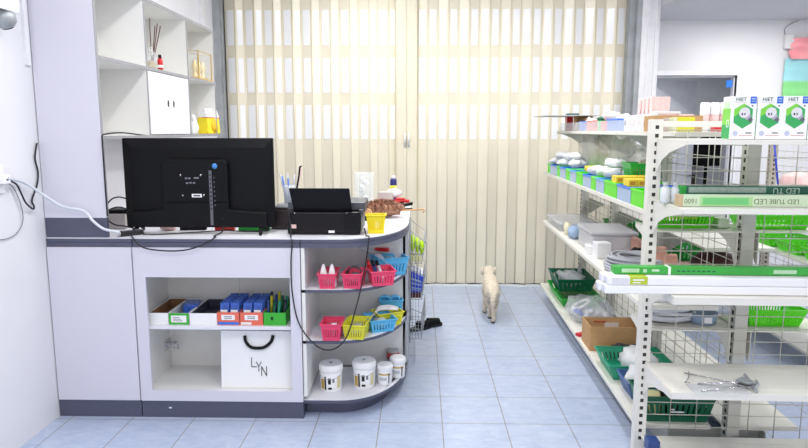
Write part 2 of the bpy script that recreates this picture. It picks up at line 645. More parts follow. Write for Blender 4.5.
# wall lamp, socket on the left wall
p = at_x(20, 14, -1.80)
t = thing('wall_speaker', 'white wall-mounted fixture with a round grey head at top left', 'wall fixture', (-1.905, p.y - .14, p.z))
m = MB()
m.hexa([(0, -.14, .03), (.105, -.14, .0), (.105, .14, .0), (0, .14, .03)], [(0, -.14, .2), (.115, -.14, .2), (.115, .14, .2), (0, .14, .2)])
m.build('housing', PAPER, t, bevel=.006)
q = at_x(5, 20, -1.84) - t.location
MH = Matrix.Translation(q) @ Matrix.Rotation(.5, 4, 'X')
m = MB(MH)
m.lathe([(.0, -.03), (.03, -.03), (.044, -.015), (.048, .02), (.03, .045), (0, .05)], 20)
m.build('lamp_head', STEEL, t)
m = MB(MH)
m.lathe([(0, -.036), (.024, -.036), (.026, -.03)], 16); m.build('lens', BLACK, t)

t = thing('wall_socket', 'white wall socket on the plaster wall where the cables start', 'socket', (-1.905, 2.83, 1.28))
m = MB(); m.box(0, -.04, -.065, .012, .04, .065); m.build('plate', PAPER, t, bevel=.004)
m = MB(); m.box(.012, -.022, -.02, .05, .028, .022); m.build('plug', PAPER, t, bevel=.005)

# ================================================================== WALL SHELVES AND COUNTER
# tall shelving unit along the left wall
t = thing('wall_shelf_unit', 'tall white shelving unit with grey edges along the left wall', 'shelf unit', (-1.585, 3.17, 0))
yy = [0, .595, 1.27, 1.84]           # dividers (distance from the front end panel)
zb, zm, zt = 1.462, 1.855, 2.245
dp = .315
m = MB(); m.box(-dp, 0, 1.06, 0, .02, 2.62)
ep = m.build('end_panel', LAV, t)
m = MB(); m.box(-dp, .0, .959, 0, .022, 1.06); m.build("plinth_band", SLATE, ep)
m = MB(); m.box(-.0, .0005, 1.06, .0025, .0215, 2.62); m.build('edge_strip', EDGEG, ep)
m = MB(); m.box(-dp, .022, zb, -dp + .012, yy[-1], zt); m.build('back_panel', SHELFW, t)
for z, nm in ((zb, 'shelf'), (zm, 'shelf'), (zt, 'top_panel')):
    m = MB(); m.box(-dp + .012, .022, z - .009, -.003, yy[-1], z + .009); o = m.build(nm, SHELFW, t)
    m = MB(); m.box(-.003, .022, z - .009, .001, yy[-1] + .009, z + .009); m.build('edge_strip', EDGEG, o)
for y in yy[1:]:
    m = MB(); m.box(-dp + .012, y - .009, zb + .009, -.003, y + .009, zm - .009); m.box(-dp + .012, y - .009, zm + .009, -.003, y + .009, zt - .009)
    o = m.build('divider', SHELFW, t)
    m = MB(); m.box(-.003, y - .007, zb + .009, .0008, y + .007, zm - .009); m.box(-.003, y - .007, zm + .009, .0008, y + .007, zt - .009); m.build('edge_strip', EDGEG, o)
# first column goes higher
m = MB(); m.box(-dp, .022, 2.6, 0, .6, 2.62); m.box(-dp + .012, .575, zt + .009, -.003, .595, 2.6); m.box(-dp, .022, zt + .009, -dp + .012, .595, 2.6)
m.build('upper_compartment', SHELFW, t)
ym = (yy[1] + yy[2]) / 2
for a, b, hy in ((yy[1] + .011, ym - .002, ym - .045), (ym + .002, yy[2] - .011, ym + .045)):
    m = MB(); m.box(-.018, a, zb + .012, -.001, b, zm - .012); o = m.build('door', WHITE, t, bevel=.002)
    m = MB(); m.lathe([(.0, 0), (.012, 0), (.012, .003), (.0, .003)], 16, 0, sx=1, sy=1); m.T = None
    h = MB(Matrix.Translation((-.001, hy, 1.665)) @ Matrix.Rotation(PI / 2, 4, 'Y'))
    h.lathe([(0, 0), (.022, 0), (.022, .003), (.015, .0045), (0, .0045)], 20, 0, sx=1.0, sy=.42)
    h.build('handle', mat('dark_bronze', (74, 66, 62), .4, metal=.5), o)
# the low cabinet that carries it and continues the counter along the wall
m = MB()
m.box(-.30, .62, 0, .0, 1.84, .93)
o = m.build('base_cabinet', LAV, t)
m = MB(); m.box(-.31, .6, .93, .02, 1.84, .955); m.build('worktop', WHITE, o)

# counter: left module, open module, curved shelf module, worktop
CY = 3.17
CB = 3.75


def band(x0, x1, parent):
    m = MB(); m.box(x0, CY - .004, .912, x1, CY + .02, .935); m.box(x0, CY - .004, .937, x1, CY + .02, .953)
    return m.build('edge_band', SLATE, parent)


t = thing('counter_cabinet', 'plain lavender-white counter cabinet at left end below the tall panel', 'cabinet', (0, 0, 0))
m = MB(); m.box(-1.902, CY + .002, .09, -1.463, CB, .93); m.build('body', LAV, t)
m = MB(); m.box(-1.9, CY - .012, .093, -1.466, CY + .002, .91); m.build('front_panel', LAV, t, bevel=.002)
m = MB(); m.box(-1.902, CY - .006, 0, -1.463, CB, .09); m.build('plinth', SLATE, t)
band(-1.902, -1.463, t)

CBI = 3.56
t = thing('counter_cabinet', 'open-fronted white counter cabinet with boxes and a paper bag inside', 'cabinet', (0, 0, 0))
X0, X1 = -1.458, -.606
IX0, IX1, IZ0, IZ1 = -1.40, -.66, .15, .757
m = MB()
m.box(X0, CY - .012, .093, IX0, CY + .004, .91); m.box(IX1, CY - .012, .093, X1, CY + .004, .91)
m.box(IX0, CY - .012, .093, IX1, CY + .004, IZ0); m.box(IX0, CY - .012, IZ1, IX1, CY + .004, .91)
m.build('front_frame', LAV, t)
m = MB()
m.box(X0, CY + .004, .09, X0 + .018, CBI - .02, .93); m.box(X1 - .018, CY + .004, .09, X1, CBI - .02, .93)
m.box(X0 + .018, CY + .004, .09, X1 - .018, CBI - .02, .142); m.box(X0 + .018, CY + .004, .80, X1 - .018, CBI - .02, .93)
m.build('carcass', SHELFW, t)
m = MB(); m.box(X0 + .018, CBI - .02, .09, -1.03, CBI, .93); m.build('back_door', SHELFW, t)
m = MB(); m.box(-1.028, CBI - .02, .09, X1 - .018, CBI, .93); m.build('back_door', SHELFW, t)
hz = MB()
hy, hzz = 3.475, .29
hz.box(X0 + .0185, hy - .03, hzz - .03, X0 + .024, hy + .04, hzz + .03); hz.box(X0 + .024, hy - .02, hzz - .014, X0 + .06, hy + .02, hzz + .014); hz.cyl((X0 + .055, hy, hzz), (X0 + .075, hy, hzz), .02); hz.tube([(X0 + .06, hy, hzz + .01), (X0 + .09, hy - .02, hzz + .02), (X0 + .09, hy - .02, hzz - .02)], .006, 6)
hz.build('hinge', CHROME, t, bevel=.002)
m = MB(); m.box(X0 + .018, CY + .012, .474, X1 - .018, CBI - .03, .492); m.build('shelf', WHITE, t, bevel=.002)
m = MB(); m.box(X0, CY - .006, 0, X1, CB, .09); m.lathe([(0, 0), (.008, 0), (.008, .006), (0, .006)], 10, 1, c=(-1.31, CY - .006, .05), sy=.5); m.build('plinth', [SLATE, PAPER], t)
band(X0, X1, t)


def qcurve(inset=0.0, n=18, x0=-.602, xr=-.068, y0=CY, y1=3.78, yb=None):
    """outline of the rounded counter end: front-left, along the front, round to the aisle side"""
    pts = [(x0, y0 + inset)]
    a, b = (xr - inset) - (x0 + .16), y1 - (y0 + inset)
    for i in range(n + 1):
        th = PI / 2 * i / n
        pts.append((x0 + .16 + a * math.sin(th) ** .9, y1 - b * math.cos(th) ** .9 if i < n else y1))
    return pts


t = thing('corner_shelf', 'rounded open corner shelf unit with white shelves and dark edges at counter end', 'shelf unit', (0, 0, 0))
m = MB(); m.box(-.602, CY, .12, -.584, CB, .93); m.build('side_panel', SHELFW, t)
m = MB(); m.box(-.584, CB - .12, .12, -.12, CB - .1, .93); m.box(-.12, CB - .12, .12, -.1, 4.75, .93); m.box(-.12, 4.73, .0, -.6, 4.75, .93); m.build('back_panel', mat('pale_grey_board', (214, 214, 214), .5, var=.01), t)
m = MB(); m.box(-.085, 3.72, .04, -.07, 4.75, .93); m.build('aisle_panel', mat('mid_grey_board', (184, 186, 192), .5), t)
for z in (.10, .425, .695):
    out = qcurve(.004)
    m = MB(); m.prism(out + [(-.072, CB - .1), (-.584, CB - .1)], z - .018, z)
    o = m.build('shelf', WHITE, t)
    m = MB()
    o1 = qcurve(0)
    o2 = qcurve(.006)
    for i in range(len(o1) - 1):
        m.hexa([(*o1[i], z - .018), (*o1[i + 1], z - .018), (*o2[i + 1], z - .018), (*o2[i], z - .018)], [(*o1[i], z - .003), (*o1[i + 1], z - .003), (*o2[i + 1], z - .003), (*o2[i], z - .003)])
    m.build('edge_strip', SLATE, o)
out = qcurve(.075)
m = MB(); m.prism(out + [(-.143, 4.73), (-.602, 4.73)], 0, .076); m.build('plinth', SLATE, t)
m = MB()
o1, o2 = qcurve(-.003), qcurve(.02)
for za, zc in ((.91, .935), (.937, .953)):
    for i in range(len(o1) - 1):
        m.hexa([(*o1[i], za), (*o1[i + 1], za), (*o2[i + 1], za), (*o2[i], za)], [(*o1[i], zc), (*o1[i + 1], zc), (*o2[i + 1], zc), (*o2[i], zc)])
m.build('edge_band', SLATE, t)

m = MB()
out = qcurve(-.002)
m.prism([(-1.902, CY + .0)] + out + [(-.066, 4.76), (-.60, 4.76), (-.60, CB), (-1.902, CB)], .953, .9585)
m.prism([(-1.86, CY + .04)] + qcurve(.03) + [(-.1, 4.7), (-.58, 4.7), (-.58, CB - .02), (-1.86, CB - .02)], .932, .953)
tag(m.build('worktop', WHITE), 'white worktop with a rounded end running over the counter cabinets', 'worktop')
ZT = .9585


# ================================================================== ON THE COUNTER
# television seen from behind
t = thing('television', 'large black flat television seen from behind on the white worktop', 'television', (-1.165, 3.33, ZT))
HW = .398
zb_, zt_ = .03, .50
m = MB()
m.box(-HW, .012, zb_, HW, .03, zt_)
m.build('screen_bezel', BLACK, t, bevel=.004)
m = MB()
m.hexa([(-HW + .004, .012, zb_ + .002), (HW - .004, .012, zb_ + .002), (HW - .004, .012, zt_ - .004), (-HW + .004, .012, zt_ - .004)],
       [(-HW + .045, -.012, zb_ + .03), (HW - .045, -.012, zb_ + .03), (HW - .045, -.012, zt_ - .05), (-HW + .045, -.012, zt_ - .05)])
m.build('rear_shell', BLACKM, t, bevel=.004)
m = MB()
pr = [(-.175, zb_ + .13), (-.175, .375), (-.16, .39), (.155, .39), (.17, .375), (.17, zb_ + .13)]
m.yprism(pr, -.045, -.012)
m.yprism([(-HW + .03, zb_ + .006), (HW - .03, zb_ + .006), (HW - .03, zb_ + .085), (.17, zb_ + .1), (.17, zb_ + .15), (-.175, zb_ + .15), (-.175, zb_ + .1), (-HW + .03, zb_ + .085)], -.045, -.008)
hs = m.build('electronics_housing', BLACKM, t, bevel=.008, seg=3)
m = MB(); m.box(.073, -.0475, .05, .088, -.044, .335)
for k in range(9): m.box(.076, -.0485, .13 + k * .022, .085, -.0473, .14 + k * .022, 1)
m.build('port_strip', [mat('port_grey', (96, 98, 106), .5), DARK], hs)
m = MB()
for k in range(7): m.box(.098, -.0462, .15 + k * .024, .101, -.0448, .158 + k * .024)
m.build('port_legend', GREYINK, hs)
m = MB(); m.box(-.02, -.0465, .195, .032, -.0448, .213); o = m.build('serial_sticker', PAPER, hs)
m = MB(); m.box(-.012, -.047, .2, .024, -.0464, .207); m.build('print', INK, o)
m = MB()
for x, z in ((-.052, .29), (-.035, .29), (-.005, .292), (.008, .292), (-.048, .265), (-.03, .267), (-.012, .266)): m.box(x, -.0462, z, x + .012, -.0448, z + .008)
m.build('rating_print', GREYINK, hs)
m = MB(Matrix.Translation((.105, -.045, .357)) @ Matrix.Rotation(PI / 2, 4, 'X')); m.lathe([(0, 0), (.014, 0), (.014, .001), (0, .001)], 18); m.build('round_sticker', mat('sticker_blue', (70, 140, 216), .4), hs)
for x, z in ((-.075, .31), (.03, .31), (-.068, .205), (.042, .205)):
    m = MB(); m.blob((x, -.0455, z), (.005, .003, .005), 8); m.build('mount_screw', CHROME, hs)
for s in (-1, 1):
    m = MB()
    x = s * .33
    m.tube([(x - .005 * s, .0, zb_ + .02), (x, -.02, .03), (x + .012 * s, -.085, .008)], [.011, .011, .008], 10)
    m.tube([(x - .005 * s, .02, zb_ + .02), (x, .04, .03), (x + .012 * s, .09, .008)], [.011, .011, .008], 10)
    m.build('foot', BLACKM, t)

# printer seen from behind, with its raised paper tray
t = thing('printer', 'black inkjet printer seen from behind with its paper tray raised', 'printer', (-.495, 3.30, ZT))
m = MB(); m.box(-.195, -.02, .004, .185, .235, .12); m.build('body', mat('printer_black', (16, 12, 17), .4, spec=.25), t, bevel=.008)
m = MB(); m.box(.1, -.022, .006, .186, -.0195, .118); m.box(.187, .0, .02, .19, .22, .105, 1); m.build('side_cover', [BLACK, mat('printer_grey', (92, 94, 100), .4)], t)
m = MB(); m.box(-.205, .05, .121, .205, .29, .165); m.box(.175, .02, .10, .2, .25, .13); m.build('scanner_lid', mat('printer_lid', (74, 76, 84), .35), t, bevel=.006)
m = MB()
m.hexa([(-.165, .008, .118), (.142, .008, .118), (.142, .022, .118), (-.165, .022, .118)], [(-.182, -.03, .245), (.132, -.03, .245), (.132, -.019, .245), (-.182, -.019, .245)])
m.build('paper_tray', BLACK, t, bevel=.005)
m = MB(); m.box(-.175, -.0215, .035, -.148, -.0198, .055); m.build('sticker', mat('pale_pink_sticker', (222, 190, 186), .6), t)
m = MB(); m.box(.02, -.0215, .012, .052, -.0198, .024); m.build('sticker', PAPER, t)
for x in (-.18, .14):
    m = MB(); m.box(x, .03, 0, x + .03, .2, .004); m.build('rubber_foot', RUBBER, t)
for x in (-.155, .115):
    m = MB(); m.blob((x, -.0205, .115), (.004, .002, .004), 8); m.build('screw', CHROME, t)

# black box left of the printer
t = MB(); t.box(-.07, -.05, 0, .065, .09, .11); t.box(-.06, -.03, .11, .06, .08, .118)
tag(t.build('power_supply_box', mat('dark_brown_plastic', (38, 22, 28), .45), None, (-.745, 3.50, ZT), bevel=.005), 'dark boxy power supply standing between television and printer', 'power supply')
m = MB(); m.box(-.07, -.05, 0, .05, .05, .012); m.box(-.05, -.04, .012, .06, .05, .02)
tag(m.build('grey_tray', STEEL, None, (-.735, 3.52, ZT + .1185), bevel=.003), 'grey flat tray lying on the dark power supply box', 'tray')
# things under the television
tag(closed_box('', (-.90, 3.42, ZT), .03, .17, .03, .022, [GREEN][0], name='pen_case', bevel=.006), 'slim green case lying under the television at right', 'case')
tag(closed_box('', (-1.06, 3.42, ZT), -.05, .11, .03, .02, RED, name='pen_case', bevel=.006), 'slim red case lying under the middle of the television', 'case')
m = MB(); m.blob((0, 0, .016), (.045, .03, .018), 14, noise=.15, seed=3, flat=0)
tag(m.build('tissue_packet', PINKP, None, (-1.37, 3.42, ZT)), 'pale pink packet lying under left end of the television', 'packet')
m = MB(); m.box(-.07, -.02, 0, .07, .02, .018)
tag(m.build('remote_control', BLACKM, None, (-1.24, 3.44, ZT), .12, bevel=.005), 'black remote control lying under the television', 'remote control')
# left of the television
t = thing('power_strip', 'dark power strip at the front left corner of the worktop', 'power strip', (-1.50, 3.245, ZT), .75)
m = MB(); m.box(-.06, -.02, 0, .06, .02, .026); m.build('body', RUBBER, t, bevel=.005)
m = MB()
for k in (-1, 0, 1): m.box(k * .035 - .011, -.011, .026, k * .035 + .011, .011, .0275)
m.build('outlet', GREYINK, t)
m = MB(); m.box(-.05, -.06, 0, .05, .06, .085)
tag(m.build('router_box', mat('warm_grey_plastic', (176, 170, 170), .5), None, (-1.675, 3.50, ZT), .1, bevel=.006), 'grey box standing behind left edge of the television', 'box')
m = MB(); m.box(-.06, -.05, 0, .06, .05, .02)
tag(m.build('set_top_box', BLACKM, None, (-1.675, 3.50, ZT + .086), .1, bevel=.004), 'flat black device lying on the grey box beside the television', 'set-top box')
# cables
sk = Vector((-1.855, 2.835, 1.285))
pts = [sk, at_y(25, 183, 3.0), at_y(48, 198, 3.1), at_y(64, 207, 3.135), at_y(84, 211, 3.14), at_y(93, 221, 3.14), at_y(104, 229, 3.15), at_y(118, 232, 3.15), Vector((-1.535, 3.19, ZT + .012)), Vector((-1.535, 3.215, ZT + .016))]
cable('thick white cable running from the wall socket to the worktop', pts, .0072, COILW)
pts = [sk + Vector((0, -.01, -.005)), at_x(16, 184, -1.88), at_x(21, 193, -1.88), at_x(26, 203, -1.88), at_x(33, 209, -1.89), at_x(34, 206, -1.895), at_x(32, 200, -1.897), at_x(37, 185, -1.897), at_x(38, 172, -1.897), at_x(35, 158, -1.897), at_x(37, 143, -1.897)]
cable('black cable dipping from the wall socket and rising beside the tall panel', pts, .0042, RUBBER)
pts = [sk + Vector((-.01, -.02, -.02)), at_x(12, 186, -1.89), at_x(20, 202, -1.89), at_x(23, 220, -1.895), at_x(17, 233, -1.898), at_x(6, 239, -1.899), at_x(-8, 240, -1.899)]
cable('thin dark cable looping down the plaster wall at far left', pts, .0022, GREYINK)
pts = [(-1.49, 3.22, ZT + .02), at_y(133, 238, 3.15), at_y(142, 247, 3.135), at_y(160, 250.5, 3.135), at_y(182, 250.5, 3.135), at_y(200, 246, 3.135), at_y(215, 237.5, 3.15), (-1.05, 3.2, ZT + .006), (-1.03, 3.28, ZT + .02), (-1.03, 3.288, ZT + .09)]
cable('black cable hanging in a shallow loop below the television', pts, .0036, RUBBER)
pts = [(-1.44, 3.25, ZT + .005), at_z(160, 234.3, ZT + .005), at_z(190, 232.5, ZT + .005), at_z(215, 231, ZT + .005), at_z(228, 230, ZT + .005), at_z(236, 231, ZT + .005), at_z(262, 231, ZT + .005), (-.72, 3.44, ZT + .03)]
cable('thin black cable lying along the worktop under the television', pts, .003, RUBBER)
for lab, pp in (('uppermost black cable arching left of the television', ((106.5, 214), (107, 205), (112, 199), (119, 197), (126, 198.5))), ('black cable arching just above the flat device left of the television', ((106, 217), (108, 211), (115, 207.5), (122, 207.5), (128, 210)))):
    cable(lab, [at_y(x, y, 3.34 + .012 * k) for k, (x, y) in enumerate(pp)], .004, RUBBER)
cable('black cable sagging in front of the grey box to the power strip', [at_y(105.5, 214, 3.33), at_y(109, 221, 3.32), at_y(116, 225, 3.31), at_y(124, 226, 3.31), (-1.51, 3.30, ZT + .03)], .004, RUBBER)
pts = [at_x(107.5, 216, -1.578), at_x(105.5, 190, -1.578), at_x(103.5, 160, -1.578), at_x(102.3, 142, -1.577), at_x(102.3, 135.5, -1.576), at_x(106, 134, -1.59), at_x(116, 132.8, -1.60), at_x(126, 133, -1.60), at_x(138, 134.5, -1.60), at_x(146, 135.5, -1.61)]
cable('black cable climbing the tall panel onto the lowest wall shelf', pts, .004, RUBBER)
# printer lead hanging in a loop over the corner shelf
pts = [(-.66, 3.27, ZT + .13), at_y(289, 214, 3.262), at_y(291, 228, 3.24), (-.655, 3.19, ZT + .006), at_y(292, 244, 3.148), at_y(291, 262, 3.148), at_y(292, 290, 3.148), at_y(297, 318, 3.148), at_y(306, 335, 3.14), at_y(320, 348, 3.13), at_y(334, 349, 3.13), at_y(346, 338, 3.13), at_y(354, 315, 3.14), at_y(361, 288, 3.14), at_y(366, 262, 3.148), at_y(368.5, 242, 3.15), at_y(369, 236.5, 3.165), (-.275, 3.24, ZT + .006), (-.29, 3.31, ZT + .03)]
cable('black lead hanging in a deep loop in front of the corner shelf', pts, .0036, RUBBER)

# pen cup behind the printer
t = thing('pen_cup', 'cup of white and blue pens standing on the grey tray behind the printer', 'pen cup', (-.725, 3.535, ZT + .139))
m = MB(); m.lathe([(.032, 0), (.036, .1), (.033, .1), (.03, .004), (0, .004)], 20); m.build('cup', CLEARB, t)
for i, (x, y, tx, ty, mt_, L) in enumerate(((-.015, 0, -.025, .0, 'b', .15), (-.005, .01, -.012, .02, 'w', .165), (.012, -.01, .02, .0, 'w', .16), (.0, -.012, .0, -.02, 'b', .14), (.02, .005, .045, .0, 'p', .19), (-.02, .01, -.04, .02, 'w', .16))):
    m = MB(); M_ = {'b': mat('pen_blue', (90, 130, 214), .3), 'w': CLEARB, 'p': mat('pen_pink', (226, 176, 180), .4)}[mt_]
    m.cyl((x, y, .006), (x + tx, y + ty, L), .005, n=8)
    m.build('pen', M_, t)
m = MB(); m.tube([(.03, 0, .02), (.055, 0, .16), (.06, 0, .2), (.07, 0, .205)], .005, 8); m.build('hooked_pen', BLACK, t)

# clear jar with wrapped sweets
p = at_z(365, 203, ZT)
t = thing('clear_jar', 'tall clear plastic jar with wrapped things behind the printer', 'jar', (-.385, 4.42, ZT))
m = MB(); m.lathe([(.066, 0), (.07, .01), (.07, .225), (.076, .25), (.074, .25), (.067, .225), (.067, .012), (0, .01)], 24); m.build('jar_body', GLASS, t)
m = MB()
for i in range(8): m.blob((random.uniform(-.02, .04), random.uniform(-.03, .03), .03 + i * .025), (.02, .014, .016), 8, noise=.25, seed=i)
m.build('wrapped_sweets', WCLOTH, t)
# clutter right of the printer
m = MB(); m.blob((0, 0, .03), (.1, .06, .035), 18, noise=.22, seed=5, flat=0)
tag(m.build('white_cloth', WCLOTH, None, (-.40, 4.12, ZT)), 'white crumpled cloth lying behind the printer', 'cloth')
m = MB(); m.blob((0, 0, .02), (.07, .04, .024), 16, noise=.2, seed=9, flat=0)
tag(m.build('green_packet', mat('pale_green_plastic', (150, 206, 140), .5), None, (-.40, 4.26, ZT)), 'pale green packet lying behind the white cloth', 'packet')
t = thing('tape_dispenser', 'small black tape dispenser lying beside the white cloth', 'tape dispenser', (-.345, 3.83, ZT))
m = MB(); m.box(-.06, -.025, 0, .06, .025, .03); m.build('base', BLACK, t, bevel=.006)
m = MB(); m.cyl((.03, -.016, .045), (.03, .016, .045), .026, n=18); m.build('tape_roll', WOOD, t)
m = MB(); m.box(-.045, -.03, 0, .045, .03, .036)
tag(m.build('pink_case', mat('pink_red', (226, 84, 104), .4), None, (-.28, 4.46, ZT), .1, bevel=.008), 'small pinkish red case beside the clear jar', 'case')
m = MB(); m.box(-.055, -.03, 0, .055, .03, .105)
tag(m.build('grey_box', mat('warm_grey_card', (190, 184, 180), .6), None, (-.245, 4.55, ZT), -.05, bevel=.003), 'plain grey box standing behind the brown feather duster', 'box')
t = thing('spray_can', 'small blue and yellow can standing at back of the worktop', 'can', (-.195, 4.69, ZT))
m = MB(); m.lathe([(.022, 0), (.024, .004), (.024, .175), (.019, .188), (.0, .188)], 20, 0); m.build('can_body', mat('can_navy', (32, 38, 110), .35), t)
m = MB(); m.lathe([(.0244, .09), (.0244, .14)], 20, 0); m.build('yellow_band', YELG, t)
m = MB(); m.lathe([(.015, .189), (.015, .206), (.01, .21), (0, .21)], 16, 0); m.build('cap', PAPER, t)
m = MB(); m.box(-.010, -.0262, .105, .004, -.0244, .125); m.build('emblem', mat('can_navy', (32, 38, 110), .35), t)
m = MB(); m.blob((0, 0, .03), (.055, .045, .034), 14, noise=.12, seed=2, flat=0)
tag(m.build('white_pouch', WCLOTH, None, (-.185, 4.58, ZT + .063)), 'white crumpled pouch lying on the red tool', 'pouch')
t = thing('red_clamp_tool', 'red handheld tool with black grip lying behind the feather duster', 'tool', (-.165, 4.55, ZT))
m = MB(); m.box(-.09, -.02, .028, .09, .02, .05); m.box(-.08, -.025, 0, -.05, .025, .028); m.box(-.01, -.02, .05, .06, .02, .062); m.build('tool_body', RED, t, bevel=.006)
m = MB(); m.tube([(.03, 0, .03), (.045, -.04, .02), (.05, -.09, .014)], .012, 8); m.build('grip', BLACK, t)
t = thing('stapler', 'black stapler standing at back right corner of the worktop', 'stapler', (-.115, 4.36, ZT), .35)
m = MB(); m.box(-.065, -.016, 0, .065, .016, .01); m.build('base', BLACK, t, bevel=.003)
m = MB(); m.hexa([(-.065, -.014, .012), (.065, -.014, .03), (.065, .014, .03), (-.065, .014, .012)], [(-.06, -.014, .03), (.07, -.014, .052), (.07, .014, .052), (-.06, .014, .03)]); m.build('arm', BLACK, t, bevel=.005)
m = MB(); m.box(-.068, -.012, .008, -.05, .012, .02); m.build('hinge', STEEL, t)

# feather duster
t = thing('feather_duster', 'brown feather duster lying on the worktop with its hooked wooden handle', 'feather duster', (-.225, 3.98, ZT))
m = MB()
rr = random.Random(4)
m.blob((0, 0, .05), (.115, .07, .045), 18, noise=.12, seed=11, flat=.004)
for i in range(420):
    th, ph = rr.uniform(0, 2 * PI), rr.uniform(.1, 1.5)
    d = Vector((math.cos(th) * math.sin(ph), math.sin(th) * math.sin(ph), math.cos(ph)))
    a = Vector((d.x * .11, d.y * .065, .05 + d.z * .04))
    q = (d + Vector((rr.uniform(.1, .7), rr.uniform(-.3, .3), rr.uniform(-.7, .1)))).normalized()
    b = a + q * .024
    b.z = max(b.z, .005)
    sd = q.cross(d).normalized() * .006 if q.cross(d).length > .01 else Vector((.008, 0, 0))
    m.add([a - sd, a + sd, b + sd * .7 + d * .003, b + q * .006, b - sd * .7 + d * .003], [(0, 1, 2, 3, 4)], 0)
m.build('feathers', BROWNF, t)
m = MB(); m.tube(smooth_path([(.05, .06, .03), (.12, .1, .03), (.235, .16, .03), (.25, .16, .028), (.252, .155, .018), (.246, .15, .010)]), .005, 8); m.build('handle', WOOD, t)

t = basket('', (-.233, 3.365, ZT), .05, .1, .08, .094, YEL, slats=8, taper=.82)
t['label'] = 'bright yellow plastic basket standing beside the printer on the worktop'

# ================================================================== ON THE WALL SHELVES
t = thing('reed_diffuser', 'glass reed diffuser with dark sticks on the middle wall shelf', 'diffuser', (-1.635, at_x(152, 68, -1.635).y, zm + .0095))
m = MB(); m.lathe([(0, 0), (.03, 0), (.03, .09), (.012, .115), (.012, .135), (.01, .135), (.01, .112), (.027, .088), (.027, .004), (0, .004)], 20); m.build('bottle', GLASS, t)
m = MB(); m.lathe([(0, .004), (.026, .004), (.026, .05), (0, .05)], 16); m.build('liquid', mat('amber_liquid', (226, 200, 140), .1, alpha=.6), t)
for i, (tx, ty, L) in enumerate(((.0, .12, .29), (.02, .03, .26), (-.02, .05, .31), (.03, .09, .27))):
    m = MB(); m.cyl((0, 0, .01), (tx, ty, L), .003, n=6); m.build('stick', mat('dark_reed', (96, 62, 58), .7), t)
t = thing('red_bottle', 'small red bottle with white cap beside the reed diffuser', 'bottle', (-1.625, at_x(160.5, 70, -1.625).y, zm + .0095))
m = MB(); m.lathe([(0, 0), (.016, 0), (.0165, .06), (.011, .078), (0, .08)], 16); m.build('bottle_body', RED, t)
m = MB(); m.lathe([(.010, .079), (.010, .1), (0, .1)], 12); m.build('cap', BLACK, t)
m = MB(); m.lathe([(.0169, .02), (.0169, .036)], 16); m.build('label_band', PAPER, t)
t = thing('glass_display_box', 'small glass display box with gold figures on right wall shelf', 'display box', (-1.65, at_x(199, 78, -1.65).y, zm + .0095))
m = MB(); m.box(-.05, -.14, .012, .05, .14, .2); m.build('glass_case', GLASS, t)
m = MB(); m.box(-.055, -.145, 0, .055, .145, .012); m.build('base', GOLD, t, bevel=.002)
for k in (-1, 0, 1):
    m = MB(); m.lathe([(0, 0), (.03, .0), (.02, .02), (.014, .05), (.024, .08), (.012, .12), (0, .14)], 12, c=(0, k * .085, .0122))
    m.build('figure', mat('pale_gold', (228, 206, 150), .35, metal=.4), t)
m = MB()
for a, b in ((-.05, -.14), (.05, -.14), (-.05, .14), (.05, .14)): m.box(a - .003, b - .003, .012, a + .003, b + .003, .203)
m.box(-.053, -.143, .2, -.047, .143, .203); m.box(.047, -.143, .2, .053, .143, .203); m.box(-.053, -.143, .2, .053, -.137, .203); m.box(-.053, .137, .2, .053, .143, .203)
m.build('frame', GOLD, t)
t = thing('yellow_packet', 'yellow packet with white top standing on the lowest right wall shelf', 'packet', (-1.64, at_x(209, 130, -1.64).y, zb + .0095), -.15)
m = MB(); m.hexa([(-.05, -.1, 0), (.05, -.1, 0), (.05, .1, 0), (-.05, .1, 0)], [(-.04, -.1, .125), (.04, -.1, .125), (.04, .1, .125), (-.04, .1, .125)]); m.build('pack', mat('bright_yellow_pack', (244, 222, 40), .5), t, bevel=.008)
m = MB(); m.hexa([(-.04, -.1, .125), (.04, -.1, .125), (.04, .1, .125), (-.04, .1, .125)], [(-.02, -.1, .19), (.02, -.1, .19), (.02, .1, .19), (-.02, .1, .19)]); m.build('top_flap', PAPER, t)
m = MB(Matrix.Translation((.047, 0, .06)) @ Matrix.Rotation(PI / 2 - .07, 4, 'Y')); m.lathe([(0, 0), (.05, 0), (.05, .004), (0, .004)], 20); m.build('emblem', mat('amber_print', (242, 190, 24), .5), t)
m = MB(); m.box(.0, -.1, .12, .0435, .1, .125); m.build('stripe', RED, t)
m = MB(); m.blob((0, 0, .05), (.035, .045, .055), 12, noise=.2, seed=8, flat=0); m.blob((0, -.01, .11), (.022, .025, .028), 10, noise=.15, seed=9)
tag(m.build('white_ornament', WCLOTH, None, (-1.64, at_x(194, 132, -1.64).y, zb + .0095)), 'small white ornament beside the yellow packet', 'ornament')

# ================================================================== IN THE OPEN CABINET
ZS = .4925


def row_x(px, y, z):
    d = at_y(px, 320, y)
    return d.x


yb_ = 3.205
def carton(label, px0, px1, pz, d, m_out, m_in, name='open_carton'):
    x0, x1 = at_y(px0, 320, yb_).x, at_y(px1, 320, yb_).x
    return open_box(label, ((x0 + x1) / 2, yb_ + d / 2, ZS), 0, x1 - x0 - .002, d, pz, m_out, m_in, name=name)


